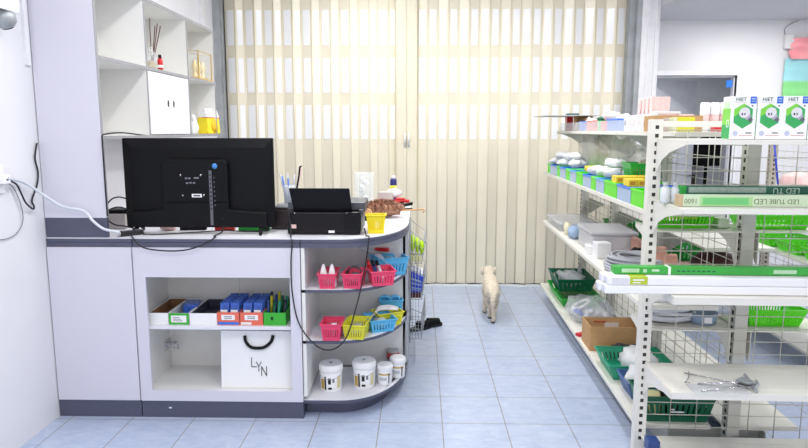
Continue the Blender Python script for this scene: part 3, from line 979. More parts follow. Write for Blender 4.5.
carton('white tray box with brown inside at left end of the cabinet shelf', 148, 168.5, .062, .3, PAPER, CARDIN)
b = carton('white carton with a green-framed label holding a blue packet', 169, 189, .062, .3, PAPER, SHELFW)
bx = b.location.x
m = MB()
m.box(-.052, -.1525, .002, .052, -.1502, .062); m.build('green_label', GBOX, b)
m = MB(); m.box(-.04, -.1535, .013, .04, -.1526, .05); m.build('white_label', PAPER, b)
m = MB()
for k in range(3): m.box(-.03, -.1542, .02 + k * .009, .02 - k * .008, -.1536, .0235 + k * .009)
m.build('print', GREYINK, b)
m = MB(); m.box(-.04, -.05, 0, .04, .06, .07)
tag(m.build('blue_packet', PKBLUE, None, (bx + .012, 3.37, ZS + .0055), .2, bevel=.006), 'blue packet inside the white carton with green label', 'packet')
carton('white tray box with dark inside in the middle of the cabinet shelf', 189.5, 217, .062, .3, PAPER, mat('dark_slate_card', (70, 72, 88), .8))
rb1 = carton('coral red carton full of blue foil packs, left of its pair', 217, 239.5, .068, .26, ORNG, CARDIN)
rb2 = carton('coral red carton full of blue foil packs, right of its pair', 240, 263, .068, .26, ORNG, CARDIN)
gb = carton('green carton full of coloured pens at right end of cabinet shelf', 263.5, 286, .068, .26, GBOX, GBOX)
for b, stripe in ((rb1, True), (rb2, False)):
    m = MB(); m.box(-.035, -.1325, .028, .035, -.1302, .055); o = m.build('white_label', PAPER, b)
    for k in range(2):
        m = MB(); m.box(-.02, -.1332, .035 + k * .009, .02, -.1326, .039 + k * .009); m.build('print', GREYINK, o)
    m = MB(); m.box(-.055, -.1325, .004, .055 if stripe else -.0, -.1302, .016); m.build('stripe', BLUE if stripe else PAPER, b)
m = MB(); m.box(-.02, -.1325, .03, -.008, -.1302, .045); m.build('print', INK, gb)
for bi, b in enumerate((rb1, rb2)):
    for k in range(5):
        for c_ in range(2):
            m = MB()
            m.hexa([(-.024, -.012, 0), (.024, -.012, 0), (.024, .012, 0), (-.024, .012, 0)], [(-.024, .012 + .004 * c_, .102 + .006 * ((k * 3 + c_) % 3)), (.024, .012, .104), (.024, .03, .108), (-.024, .03, .106)])
            o = m.build('foil_pack', PKBLUE, None, (b.location.x - .027 + c_ * .054, yb_ + .025 + k * .044, ZS + .0055), 0, bevel=.003)
            tag(o, 'blue foil pack standing in the %s coral red carton' % ('left' if bi == 0 else 'right'), 'pack', 'foil packs in the %s coral carton' % ('left' if bi == 0 else 'right'))
            m = MB(); m.hexa([(-.018, -.0095, .035), (.018, -.0095, .035), (.018, -.008, .035), (-.018, -.008, .035)], [(-.018, .0005, .07), (.018, .0005, .07), (.018, .002, .07), (-.018, .002, .07)]); m.build('white_patch', PAPER, o, loc=(0, -.004, 0))
rr = random.Random(3)
for k in range(10):
    x, y = gb.location.x - .045 + (k % 4) * .028 + rr.uniform(-.004, .004), yb_ + .04 + (k // 4) * .06
    t = MB(); t.cyl((0, 0, 0), (rr.uniform(-.01, .01), .03, .11 + rr.uniform(-.01, .02)), .0075, n=8)
    cm, cn = [(NAVY, 'navy'), (TEAL, 'teal'), (YELG, 'yellow'), (DGREEN, 'dark green'), (mat('pen_black', (40, 40, 60), .4), 'black')][(k * 3) % 5]
    tag(t.build('pen', cm, None, (x, y, ZS + .006)), '%s pen standing in the green carton' % cn, 'pen', '%s pens in the green carton' % cn)

# paper bag
by = 3.215
x0, x1 = at_y(221, 380, by).x, at_y(294, 380, by).x
t = thing('paper_bag', 'white paper carrier bag with black handles and thin lettering', 'bag', ((x0 + x1) / 2, by, .1425))
hw = (x1 - x0) / 2
m = MB()
H_ = .308
m.hexa([(-hw, 0, 0), (hw, 0, 0), (hw, .11, 0), (-hw, .11, 0)], [(-hw, .03, H_), (hw, .03, H_), (hw, .08, H_), (-hw, .08, H_)])
m.build('bag_body', PAPER, t, bevel=.003)
m = MB()
m.hexa([(-hw + .001, .032, H_ - .0), (hw - .001, .032, H_), (hw - .001, .078, H_), (-hw + .001, .078, H_)], [(-hw + .001, .034, H_ + .001), (hw - .001, .034, H_ + .001), (hw - .001, .076, H_ + .001), (-hw + .001, .076, H_ + .001)])
m.build('top_opening', GREYINK, t)
s_ = .03 / H_
def fy(z): return s_ * z - .002
for k, yo in ((0, 0), (1, .05)):
    m = MB()
    if k == 0:
        pts = [(-.065, fy(H_ - .03) - .003, H_ - .025), (-.06, fy(H_ - .05) - .006, H_ - .055), (-.035, fy(H_ - .08) - .008, H_ - .083), (.0, fy(H_ - .09) - .008, H_ - .09), (.04, fy(H_ - .085) - .008, H_ - .084), (.075, fy(H_ - .06) - .006, H_ - .055), (.085, fy(H_ - .03) - .003, H_ - .022)]
        m.tube(smooth_path(pts), .0085, 8)
        m.build('handle', BLACK, t)
    else:
        pts = [(-.06, .085, H_ - .02), (-.055, .09, H_ - .06), (0, .098, H_ - .09), (.06, .095, H_ - .06), (.07, .085, H_ - .02)]
        m.tube(smooth_path(pts), .007, 8)
        m.build('handle', BLACK, t)
ang = math.atan(s_)
for ch, px, py in (('L', 254, 362.5), ('Y', 258.8, 366.5), ('N', 264.2, 371)):
    q = at_y(px, py, by + .01)
    z = q.z - .1425
    bar = MB(); w = .0034; h = .024; g = .013
    segs = {'L': [((-g, h), (-g, -h)), ((-g, -h), (g, -h))], 'Y': [((-g, h), (0, 0)), ((g, h), (0, 0)), ((0, 0), (0, -h))], 'N': [((-g, -h), (-g, h)), ((-g, h), (g, -h)), ((g, -h), (g, h))]}[ch]
    for (xa, za), (xb, zb2) in segs:
        d = Vector((xb - xa, zb2 - za)).normalized() * w / 2
        n_ = Vector((-d.y, d.x))
        P_ = [Vector((xa, za)) - d + n_, Vector((xa, za)) - d - n_, Vector((xb, zb2)) + d - n_, Vector((xb, zb2)) + d + n_]
        cx_ = q.x - t.location.x
        fr = [(cx_ + p_.x, fy(z + p_.y) - .0005, z + p_.y) for p_ in P_]
        bk = [(x, y + .003, z_) for x, y, z_ in fr]
        bar.hexa(fr, bk)
    bar.build('letter', INK, t)
# ================================================================== ON THE CORNER SHELF
S3, S2, S1 = .10, .425, .695


def cs_basket(label, px0, px1, py0, z, H, W, mt, rz=0, gy=0, n=8):
    a, b = at_z(px0, py0, z), at_z(px1, py0, z)
    L = (b - a).length
    return basket(label, ((a.x + b.x) / 2, a.y + W / 2 + gy, z), rz, L * 1.08, W, H, mt, slats=n)


bpk = cs_basket('pink basket with two white cone tubes on the top corner shelf', 318.5, 335, 289.5, S1, .075, .17, PINK)
bpr = cs_basket('pink basket with a coil of dark cable on the top corner shelf', 344, 362, 289.5, S1, .075, .17, PINK, -.1)
bpm = cs_basket('pink basket with marker pens on the top corner shelf', 368, 391, 287.5, S1, .075, .16, PINK, .25, .02)
bbl = basket('larger sky blue basket at right end of the top corner shelf', (-.175, 3.55, S1), .35, .19, .14, .095, SKY)
bp2 = cs_basket('pink basket with small metal parts on the middle corner shelf', 321.5, 340.5, 341.5, S2, .085, .14, PINK)
by2 = cs_basket('yellow basket beside the pink one on the middle corner shelf', 345, 366, 340.5, S2, .075, .17, YELG, -.12)
bb2 = cs_basket('sky blue basket in the middle of the middle corner shelf', 366, 391, 334, S2, .065, .16, SKY, .35, .02)
by3 = basket('yellow basket full of white strips near the aisle, middle corner shelf', (-.18, 3.47, S2), .5, .15, .11, .07, YELG)
bb3 = basket('sky blue basket behind the full yellow one, middle corner shelf', (-.165, 3.59, S2), .15, .13, .07, .105, SKY)
for i, dx in enumerate((-.022, .022)):
    t = MB(); t.lathe([(0, 0), (.024, 0), (.023, .05), (.01, .105), (.004, .118), (0, .12)], 16)
    tag(t.build('cone_tube', PAPER, None, (bpk.location.x + dx, bpk.location.y - .04, S1 + .0045)), 'white pointed tube in the pink basket, %s of the two' % ('left' if i == 0 else 'right'), 'tube')
m = MB()
for k in range(4):
    m.tube([(math.cos(a) * (.045 - .003 * k), (k - 1.5) * .012, .052 + .045 * math.sin(a)) for a in [2 * PI * i / 24 for i in range(24)]], .0035, 6, closed=True)
tag(m.build('cable_coil', mat('dark_cable', (72, 62, 70), .5), None, (bpr.location.x, bpr.location.y, S1 + .0045)), 'coil of dark thin cable standing in the pink basket', 'cable')
m = MB(); m.blob((0, 0, .03), (.04, .04, .03), 12, noise=.2, seed=4, flat=0)
tag(m.build('grey_roll', GREYINK, None, (bpr.location.x, bpr.location.y + .01, S1 + .0045)), 'grey lump of tape inside the pink basket with the coil', 'tape')
for i, (dx, dy, cm, lab) in enumerate(((-.03, .0, RED, 'red marker pen in the pink basket'), (-.005, -.01, NAVY, 'navy marker pen leaning in the pink basket'), (.018, .0, mat('pale_pen', (216, 216, 226), .4), 'white marker pen leaning in the pink basket'))):
    t = thing('marker_pen', lab, 'marker pen', (bpm.location.x + dx, bpm.location.y + dy - .03, S1 + .012), .2)
    d = Vector((-.02, .06, .075))
    m = MB(); m.cyl((0, 0, 0), d, .009, n=10); m.build('barrel', cm, t)
    m = MB(); m.cyl(d, d * 1.35, .0095, .008, n=10); m.build('cap', BLACK if i else RED, t)
m = MB()
m.add([(-.1, .03, .13), (-.03, -.05, .125), (.06, -.04, .06), (.09, .0, .02), (.0, .05, .11), (-.14, .06, .15)], [(0, 1, 4), (1, 2, 4), (2, 3, 4), (0, 4, 5)], 0)
m.add([(-.1, .031, .133), (-.03, -.049, .128), (.06, -.039, .063), (.09, .001, .023), (.0, .051, .113), (-.14, .061, .153)], [(4, 1, 0), (4, 2, 1), (4, 3, 2), (5, 4, 0)], 0)
tag(m.build('plastic_sleeve', CLEARB, None, (-.22, 3.50, S1)), 'clear plastic sleeve sticking out of the sky blue basket, top shelf', 'sleeve')
m = MB(); m.box(-.04, -.012, 0, .04, .012, .02); m.box(-.045, -.02, .008, -.02, .02, .016)
tag(m.build('red_clip', RED, None, (-.215, 3.62, S1 + .115), -.4, bevel=.003), 'red clip lying over the sky blue basket on the top shelf', 'clip')
m = MB(); m.blob((0, 0, .04), (.05, .04, .045), 12, noise=.25, seed=14, flat=0)
tag(m.build('blue_bag', mat('pale_blue_film', (140, 190, 224), .3), None, (-.165, 3.565, S1 + .0045)), 'pale blue wrapped bundle inside the sky blue basket, top shelf', 'bundle')
m = MB()
rr = random.Random(5)
for k in range(7):
    a = rr.uniform(0, PI)
    m.cyl((-.02 * math.cos(a), -.02 * math.sin(a), .01 + k * .006), (.03 * math.cos(a), .03 * math.sin(a), .016 + k * .007), .007, n=8)
tag(m.build('metal_fittings', STEEL, None, (bp2.location.x, bp2.location.y, S2 + .0045)), 'heap of small metal fittings in the pink basket, middle shelf', 'fittings')
m = MB(); m.lathe([(0, 0), (.013, 0), (.013, .015), (0, .015)], 12)
tag(m.build('plastic_plug', PAPER, None, (bp2.location.x + .01, bp2.location.y - .02, S2 + .066)), 'small white plastic plug on the metal fittings', 'plug')
for b, lab, cm in ((by2, 'pale wrapped bundle in the yellow basket beside the pink one', CLEARB), (bb2, 'pale wrapped bundle in the middle sky blue basket', mat('pale_grey_film', (190, 200, 204), .3))):
    m = MB(); m.blob((0, 0, .025), (.05, .055, .03), 12, noise=.2, seed=22, flat=0)
    tag(m.build('wrapped_bundle', cm, None, (b.location.x, b.location.y, S2 + .0045)), lab, 'bundle')
for k in range(4):
    m = MB(); m.tube(smooth_path([(-.09 + k * .01, -.02, .0), (-.05, .0 + k * .008, .03), (.01, .01 + k * .01, .035), (.06, .02, .028)]), .005, 6)
    tag(m.build('white_strip', PAPER, None, (-.18, 3.455, S2 + .05 + k * .004)), 'white bent plastic strip over the full yellow basket', 'strip', 'white strips in the yellow basket')
m = MB()
m.tube([(math.cos(a) * .03, 0, .02 + math.sin(a) * .022) for a in [2 * PI * i / 20 for i in range(20)]], .008, 8, closed=True)
m.tube([(.06 + math.cos(a) * .025, .005, .02 + math.sin(a) * .02) for a in [2 * PI * i / 20 for i in range(20)]], .008, 8, closed=True)
tag(m.build('blue_rings', SKY, None, (-.20, 3.585, S2 + .085), .1), 'pair of blue plastic rings on top of the rear blue basket', 'rings')

# tubs on the lowest corner shelf


def tub(label, px, py, w_px, h_px, big):
    p_ = at_z(px, py, S3)
    dist = p_.length
    r = w_px * p_.y / F / 2
    h = h_px * p_.y / F * .98
    t = thing('paint_tub' if big else 'plastic_jar', label, 'tub' if big else 'jar', (p_.x, p_.y + r * .8, S3), 0)
    m = MB(); m.lathe([(0, 0), (r * .84, 0), (r * .87, .004), (r * .95, h * .72), (r * .93, h * .74), (0, h * .74)], 28); b_ = m.build('tub_body', PAPER, t)
    m = MB(); m.lathe([(r * .9, h * .741), (r, h * .75), (r * 1.02, h * .8), (r * 1.02, h * .93), (r * .97, h * .96), (r * .9, h), (r * .8, h * .985), (0, h * .985)], 28); l_ = m.build('lid', PAPER, t)
    if big:
        m = MB(); m.lathe([(0, h * .986), (r * .14, h * .986), (r * .12, h * 1.02), (0, h * 1.02)], 12); m.build('lid_plug', STEEL, l_)
        m = MB()
        m.tube([(r * 1.0 * math.cos(a), -r * 1.0 * math.sin(a) * .95 - .002, h * .72 - .03 * math.sin(a)) for a in [PI * i / 20 for i in range(21)]], .0015, 6); m.build('wire_handle', CLEARB, t)
    # label print wrapped round the body: patches on a slightly larger radius
    def patch(a0, a1, z0, z1, nm, mt_):
        q = MB()
        k = 8
        vs = []
        for i in range(k + 1):
            a = a0 + (a1 - a0) * i / k - PI / 2
            for zz in (z0, z1):
                rr_ = r * (.872 + (.95 - .872) * (zz) / .72) + .0008
                vs.append((rr_ * math.cos(a), rr_ * math.sin(a), zz * h))
        q.add(vs, [(2 * i, 2 * i + 2, 2 * i + 3, 2 * i + 1) for i in range(k)])
        q.build(nm, mt_, b_)
    if big:
        patch(-.95, -.55, .12, .5, 'label_picture', GOLD)
        patch(-.5, -.33, .1, .6, 'label_stripe', INK)
        patch(-.15, .12, .32, .55, 'label_print', INK)
        patch(-.15, .2, .12, .2, 'label_print', INK)
        patch(.25, .45, .38, .52, 'label_print', GREYINK)
        patch(.7, 1.1, .15, .6, 'label_print', mat('label_pale', (214, 206, 160), .5))
    else:
        patch(-.8, .9, .52, .6, 'label_stripe', GOLD)
        patch(-.7, .3, .25, .42, 'label_print', mat('label_grey', (196, 198, 206), .5))
        patch(.55, .72, .1, .6, 'label_print', INK)
    return t


tub('large white lidded tub at left end of the lowest corner shelf', 330, 392.5, 25, 30, True)
tub('large white lidded tub second from left on the lowest corner shelf', 363.5, 389.5, 25, 30, True)
tub('small white lidded jar beside the second large tub', 384.5, 385.5, 17, 22, False)
tub('small white lidded jar nearest the aisle in front of a red can', 397.5, 378.5, 17, 22, False)
for z0, lab in ((S3, 'red and steel can standing behind the small jars, lower of two'), (S3 + .066, 'red and steel can stacked on top of another behind the small jars')):
    t = thing('metal_can', lab, 'can', (-.155, 3.60, z0))
    m = MB(); m.lathe([(0, 0), (.036, 0), (.037, .003), (.036, .006), (.036, .056), (.037, .06), (.036, .064), (.033, .062), (0, .062)], 22); m.build('can_body', STEEL, t)
    m = MB(); m.lathe([(.0364, .012), (.0364, .05)], 22); m.build('label_band', mat('brick_red_label', (170, 60, 56), .5), t)

# ================================================================== AISLE SIDE OF THE COUNTER
t = thing('wire_basket_rack', 'three-tier wire basket rack on the aisle side of the counter', 'rack', (-.066, 4.22, 0))


def wire_tier(z0, zbk, zf, y0, y1, d):
    m = MB()
    r = .0018
    m.tube([(.004, y0, zbk), (d, y0, zf), (d, y1, zf), (.004, y1, zbk)], r * 1.5, 6)
    m.tube([(.004, y0, z0), (d * .75, y0, z0), (d * .75, y1, z0), (.004, y1, z0)], r * 1.5, 6)
    n = 7
    for i in range(n + 1):
        y = y0 + (y1 - y0) * i / n
        m.tube([(.004, y, z0), (d * .75, y, z0), (d, y, zf)], r, 6)
    for k in range(1, 4):
        x = d * .75 * k / 4
        zz = zbk + (zf - zbk) * k / 4
        m.tube([(x, y0, zz), (x, y0, z0), (x, y1, z0), (x, y1, zz)], r, 6)
    for k in (1, 2):
        z = z0 + (zf - z0) * k / 3
        m.tube([(.004, y0, z + (zbk - zf) * k / 3), (d * (.75 + .25 * k / 3), y0, z), (d * (.75 + .25 * k / 3), y1, z)], r, 6)
    return m.build('wire_basket', STEEL, t)


for z0, zbk, zf in ((.665, .875, .795), (.43, .63, .58), (.17, .37, .33)): wire_tier(z0, zbk, zf, -.24, .24, .105)
m = MB()
for y in (-.24, .24): m.tube([(.004, y, .14), (.004, y, .89)], .004, 6)
m.tube([(.004, -.24, .888), (.004, .24, .888)], .004, 6)
m.build('back_frame', STEEL, t)
for k in range(3):
    m = MB(); m.blob((0, 0, .04), (.0165, .05, .058 - .006 * k), 12, noise=.05, seed=k, flat=-.02)
    tag(m.build('lime_pouch', mat('lime_pouch_plastic', (186, 226, 30), .4), None, (-.066 + .02 + .030 * k, 4.06, .74 - .012 * k)), 'bright lime pouch in the upper wire basket, %s of three' % ('innermost', 'middle', 'outermost')[k], 'pouch')
m = MB(); m.box(-.036, -.05, 0, .036, .06, .04)
tag(m.build('pale_packet', mat('pale_yellow_pack', (226, 222, 170), .5), None, (-.022, 4.06, .6665), bevel=.006), 'pale yellow packet under the lime pouches in the wire basket', 'packet')
t2 = thing('blue_packet', 'blue packet with white fringe in the middle wire basket', 'packet', (-.026, 4.10, .433))
m = MB(); m.hexa([(-.03, -.1, .035), (.036, -.1, .035), (.036, .1, .035), (-.03, .1, .035)], [(-.03, -.1, .175), (.05, -.1, .135), (.05, .1, .135), (-.03, .1, .175)]); m.build('pack', mat('royal_blue_pack', (32, 66, 196), .35), t2, bevel=.005)
m = MB(); m.box(-.03, -.1, .0, .034, .1, .035); m.build('bottom_band', MAROON, t2)
m = MB()
for k in range(4):
    x = -.022 + .02 * k
    for q in range(5): m.cyl((x, -.09 + q * .04, .17 - .01 * k), (x + .002, -.092 + q * .04, .196 - .012 * k), .008, n=6)
m.build('fringe', PAPER, t2)
m = MB()
for q in range(3): m.hexa([(-.028, -.102, .065 + .03 * q), (.036, -.102, .055 + .025 * q), (.036, -.1, .055 + .025 * q), (-.028, -.1, .065 + .03 * q)], [(-.028, -.102, .071 + .03 * q), (.036, -.102, .061 + .025 * q), (.036, -.1, .061 + .025 * q), (-.028, -.1, .071 + .03 * q)])
m.build('stripes', PBLUE, t2)

# shoes on the floor
for i, (px, py, rz, lab) in enumerate(((419.5, 331, .9, 'black slip-on sandal on floor beside counter, the one nearer the counter'), (429, 328, 1.15, 'black slip-on sandal on floor beside counter, the one farther out in the aisle'))):
    p_ = at_z(px, py, 0)
    t = thing('sandal', lab, 'sandal', (p_.x, p_.y + .03, 0), -rz)
    m = MB()
    ol = [(-.038 * math.sin(a) * (1.0 if math.cos(a) > 0 else .8), .115 * math.cos(a)) for a in [2 * PI * k / 20 for k in range(20)]]
    m.prism(ol, 0, .026); m.build('sole', RUBBER, t, bevel=.005)
    m = MB()
    for k in range(9):
        a = PI * k / 9
        b_ = PI * (k + 1) / 9
        q = lambda a, y, s: (math.cos(a) * .041 * s, y, .02 + math.sin(a) * .052 * s)
        m.hexa([q(a, -.01, 1), q(b_, -.01, 1), q(b_, -.01, .9), q(a, -.01, .9)], [q(a, .085, .8), q(b_, .085, .8), q(b_, .085, .7), q(a, .085, .7)])
    m.build('strap', BLACKM, t)

# ================================================================== DOUBLE-SIDED DISPLAY RACK
SU = .37                 # spine
VP_ = [0.0, .93, 1.86, 2.79]
t = thing('display_rack', 'long double-sided cream metal shelf rack running into the room', 'shelf rack', RO, RA)
RACK = t


def upright(x, y, h, w=.05, d=.06, slots=('f', 's')):
    m = MB()
    m.box(x - w / 2, y - d / 2, 0, x + w / 2, y + d / 2, h)
    z = .1
    while z < h - .03:
        if 'f' in slots:
            m.box(x - .0075, y - d / 2 - .0006, z, x + .0075, y - d / 2 + .002, z + .016, 1)
        if 's' in slots:
            for sx in (-1, 1):
                m.box(x + sx * (w / 2 + .0004) - .001, y - .008, z, x + sx * (w / 2 + .0004) + .001, y + .008, z + .018, 1)
        z += .036
    return m


SPU = [.43, .392, .37, .36]       # the uprights lean out of line a little
for v, su in zip(VP_, SPU):
    upright(su, v, 1.52, .055, .055, slots=('s',)).build('upright', [RACKG, DARK], t)


def mesh_grid(p0, ux, W, z0, z1, dx=.1215, dz=.058, r=.0022):
    m = MB()
    p0, ux = Vector(p0), Vector(ux)
    n = max(2, round(W / dx))
    for i in range(n + 1):
        q = p0 + ux * (W * i / n)
        m.tube([(q.x, q.y, z0), (q.x, q.y, z1)], r, 5)
    k = round((z1 - z0) / dz)
    for j in range(k + 1):
        z = z0 + (z1 - z0) * j / k
        a, b = p0, p0 + ux * W
        m.tube([(a.x, a.y, z), (b.x, b.y, z)], r, 5)
    return m


for a, b, ua, ub in zip(VP_, VP_[1:], SPU, SPU[1:]):
    dv = Vector((ub - ua, b - a, 0)).normalized()
    mesh_grid((ua + dv.x * .03, a + .03, 0), dv, b - a - .06, .2, 1.49).build('mesh_panel', WIRE, t)
RZ = {'bottom': .14, 'low': .712, 'mid': 1.142, 'top': 1.492}


def rack_shelf(side, a, b, zt_, depth, lip, parent, bracket=True):
    """shelf with its own brackets; side -1 = left of the spine"""
    x_in, x_out = SU + side * .028, SU + side * depth
    lo, hi = min(x_in, x_out), max(x_in, x_out)
    m = MB()
    m.box(lo, a + .004, zt_ - .008, hi, b - .004, zt_)
    lx = x_out - side * .003
    m.box(min(lx, x_out), a + .004, zt_ - lip, max(lx, x_out), b - .004, zt_ - .008)
    m.box(lo, a + .004, zt_ - .022, hi, a + .007, zt_ - .008)
    m.box(lo, b - .007, zt_ - .022, hi, b - .004, zt_ - .008)
    o = m.build('shelf', RACKW, parent, bevel=.002, seg=1)
    if bracket:
        for y in ((a + .012, b - .015) if a > .34 else (b - .015,)):
            q = MB()
            pr_ = [(0, -.009), (depth - .03, -.009), (depth - .03, -.022), (depth * .7, -.03), (depth * .42, -.06), (depth * .2, -.1), (.02, -.14), (0, -.14)]
            pl = [(x_in + side * x, zt_ + z) for x, z in pr_]
            if side < 0: pl = pl[::-1]
            q.yprism(pl, y, y + .003)
            q.build('bracket', RACKG, o)
    return o


for side in (-1, 1):
    for a, b in zip(VP_, VP_[1:]):
        rack_shelf(side, a, b, RZ['bottom'], .37, .022, t, False)
        near = a == 0 and side > 0
        rack_shelf(side, a + (.33 if near else 0), b, RZ['low'], .37, .024, t)
        rack_shelf(side, a + (.33 if near else 0), b, RZ['mid'] if side < 0 else .92, .37, .024, t)
        rack_shelf(side, a, b, RZ['top'], .27, .02, t)
m = MB()
for side in (-1, 1):
    xa, xb = SU + side * .22, SU + side * .225
    m.box(min(xa, xb), .004, 0, max(xa, xb), 2.79, .11)
m.box(SU - .22, .06, 0, SU + .22, .07, .10)
m.build('kick_plate', RACKG, t)


def on(u, v, z):
    p_ = rk(u, v, z)
    return p_


def uv(px, py, z):
    p_ = at_z(px, py, z) - RO
    c, s = math.cos(-RA), math.sin(-RA)
    return (p_.x * c - p_.y * s, p_.x * s + p_.y * c)


# ---- end unit that faces the camera
EW = .87
EC = .43
t = thing('end_display_rack', 'cream end shelf rack facing the camera with open wire back', 'shelf rack', rk(EC, -.05), RA)
END = t
ex0 = -EW / 2 + .01
m = upright(-EW / 2, 0, 1.545, .05, .045, slots=('f',)); m.build('upright', [RACKW, DARK], t)
m = upright(EW / 2, 0, 1.545, .05, .045, slots=('f',)); m.build('upright', [RACKW, DARK], t)
mesh_grid((-EW / 2 + .026, .012, 0), (1, 0, 0), EW - .052, .09, 1.5).build('mesh_panel', WIRE, t)
m = MB(); m.box(-EW / 2 + .025, -.012, 1.512, EW / 2 - .025, .012, 1.537); m.build('top_rail', RACKW, t, bevel=.003)
ED = .335
EZ = {'e1': 1.464, 'e2': 1.202, 'e3': .848, 'e4': .468, 'e5': .12}
LIP = {'e1': .018, 'e2': .019, 'e3': .03, 'e4': .028, 'e5': .03}


def end_shelf(z, d, dep, lip, br, sgn=1):
    m = MB()
    y0, y1 = sorted((d, d - sgn * dep))
    ins = .004 if sgn > 0 else .03
    m.box(-EW / 2 + ins, y0, z - .006, EW / 2 - ins, y1, z)
    la, lb = sorted((d - sgn * dep, d - sgn * (dep - .003)))
    m.box(-EW / 2 + ins, la, z - lip, EW / 2 - ins, lb, z - .006)
    for j in range(1, 6):
        yc = d - sgn * (dep - dep * j / 6)
        m.box(-EW / 2 + .03, yc - .004, z, EW / 2 - .03, yc + .004, z + .0012)
    o = m.build('shelf', RACKW, t, bevel=.002, seg=1)
    if br:
        for x in ((-EW / 2 + ins - .003, EW / 2 - ins) if sgn > 0 else (-EW / 2 + ins - .003, -.045, .045, EW / 2 - ins)):
            q = MB()
            pr_ = [(0, -.0065), (dep - .004, -.0065), (dep - .004, -lip - .001), (dep * .75, -.034), (dep * .45, -.055), (dep * .2, -.09), (.02, -.14), (0, -.15)]
            q.xprism([(d - sgn * a_, z + b_) for a_, b_ in pr_], x, x + .003)
            q.build('bracket', RACKW, o)


for k, z in EZ.items():
    end_shelf(z, -.0225, ED if k != 'e3' else .30, LIP[k], k != 'e5')
for z in (1.058, .607):
    end_shelf(z, .024, .27, .02, True, -1)
m = MB(); m.box(-EW / 2, -.3, 0, EW / 2, -.296, .112); m.build('kick_plate', RACKG, t)


def en(x, y, z):            # point on the end rack, local
    c, s = math.cos(RA), math.sin(RA)
    b = rk(EC, -.05)
    return Vector((b.x + x * c - y * s, b.y + x * s + y * c, z))


# bulb boxes on its top shelf
GR1 = mat('box_green', (50, 172, 92), .4)
GR2 = mat('box_light_green', (128, 214, 72), .4)
p_ = at_y(741, 136, 2.46)
bw, bh, bd = .094, .160, .07
z = EZ['e1'] + .0012


def bulb_box(label):
    t = thing('bulb_box', label, 'box', (0, 0, z), RA)
    m = MB(); m.box(-bw / 2, 0, 0, bw / 2, bd, bh); m.build('carton', PAPER, t, bevel=.0015)
    hexp = [(0, .133), (.034, .112), (.034, .062), (0, .04), (-.034, .062), (-.034, .112)]
    m = MB(); m.yprism([(x - .001, q) for x, q in hexp], -.0008, .0002); em = m.build('hexagon_emblem', GR1, t)
    m = MB(); m.yprism([(-.035, .112), (-.001, .133), (.01, .127), (-.012, .1), (-.035, .084)], -.0011, -.0007); m.build('emblem_highlight', GR2, em)
    m = MB(Matrix.Translation((.004, -.0014, .098)) @ Matrix.Rotation(-.72, 4, 'Y') @ Matrix.Scale(.86, 4))
    m.yprism([(.024 * math.cos(a), .002 + .022 * math.sin(a)) for a in [2 * PI * i / 18 for i in range(18)]], -.0006, .0006, 0)
    m.yprism([(-.017, -.01), (-.012, -.03), (.012, -.03), (.017, -.01)], -.0005, .0006, 1)
    m.yprism([(-.009, -.031), (-.008, -.047), (.008, -.047), (.009, -.031)], -.0005, .0006, 2)
    m.build('bulb_picture', [mat('bulb_white', (226, 224, 232), .4), mat('bulb_grey', (176, 168, 190), .4), mat('bulb_cap', (96, 100, 110), .4)], em)
    m = MB(); m.box(-.008, -.0026, .09, -.003, -.002, .098); m.build('print', INK, em)
    m = MB(); m.box(.002, -.0026, .09, .006, -.002, .098); m.build('print', INK, em)
    m = MB(); m.box(.022, -.0008, .133, .044, .0002, .159); tg = m.build('blue_tag', mat('tag_blue', (34, 104, 214), .4), t)
    for za, zb3 in ((.14, .143), (.148, .153)):
        m = MB(); m.box(.026, -.0012, za, .04, -.0007, zb3); m.build('print', PBLUE, tg)
    text('HiET', .019, mat('text_dark_green', (38, 84, 60), .5), t, face_front(-.012, -.0006, .148))
    PR = mat('print_pale_red', (206, 160, 160), .5)
    for xa, za, xb, zb3, mt_ in ((.012, .022, .034, .0255, INK), (-.012, .013, .036, .0155, PR), (-.034, .137, .012, .1378, PR), (.028, .122, .033, .127, INK)):
        m = MB(); m.box(xa, -.0007, za, xb, .0002, zb3); m.build('print', mt_, t)
    m = MB(); m.yprism([(-.026 + .01 * math.cos(a), .022 + .01 * math.sin(a)) for a in [2 * PI * i / 14 for i in range(14)]], -.0007, .0002); m.build('round_mark', mat('mark_lilac', (196, 200, 226), .5), t)
    m = MB(); m.box(-bw / 2 - .0006, .002, .002, -bw / 2 + .0002, bd - .002, .055); m.box(-bw / 2 - .0005, .002, .055, -bw / 2 + .0002, bd - .002, .115, 1); m.box(-bw / 2 - .0004, .012, .115, -bw / 2 + .0002, bd - .01, .14, 2); m.build('side_colour', [GR1, GR2, mat('side_pale_green', (208, 240, 196), .5)], t)
    m = MB()
    for a in ((.012, .045, .03, .048), (.012, .07, .03, .073), (.012, .048, .015, .07), (.027, .048, .03, .07)): m.box(-bw / 2 - .001, a[0], a[1], -bw / 2 - .0005, a[2], a[3])
    m.build('side_mark', PAPER, t)
    return t


b0 = bulb_box('')
for i, (px, lab) in enumerate(((741.5, 'white bulb box with green hexagon, leftmost of the row on top shelf'), (767.5, 'white bulb box with green hexagon, second from left on the top shelf'), (792.5, 'white bulb box with green hexagon, third from left on the top shelf'), (818.5, 'white bulb box cut off by the right edge of the picture'))):
    b = b0 if i == 0 else copy_tree(b0)
    q = at_y(px, 136, 2.475 - .0006 * px * 0)
    b.location = (q.x, 2.472 - (i * .0025), z)
    b['label'] = lab

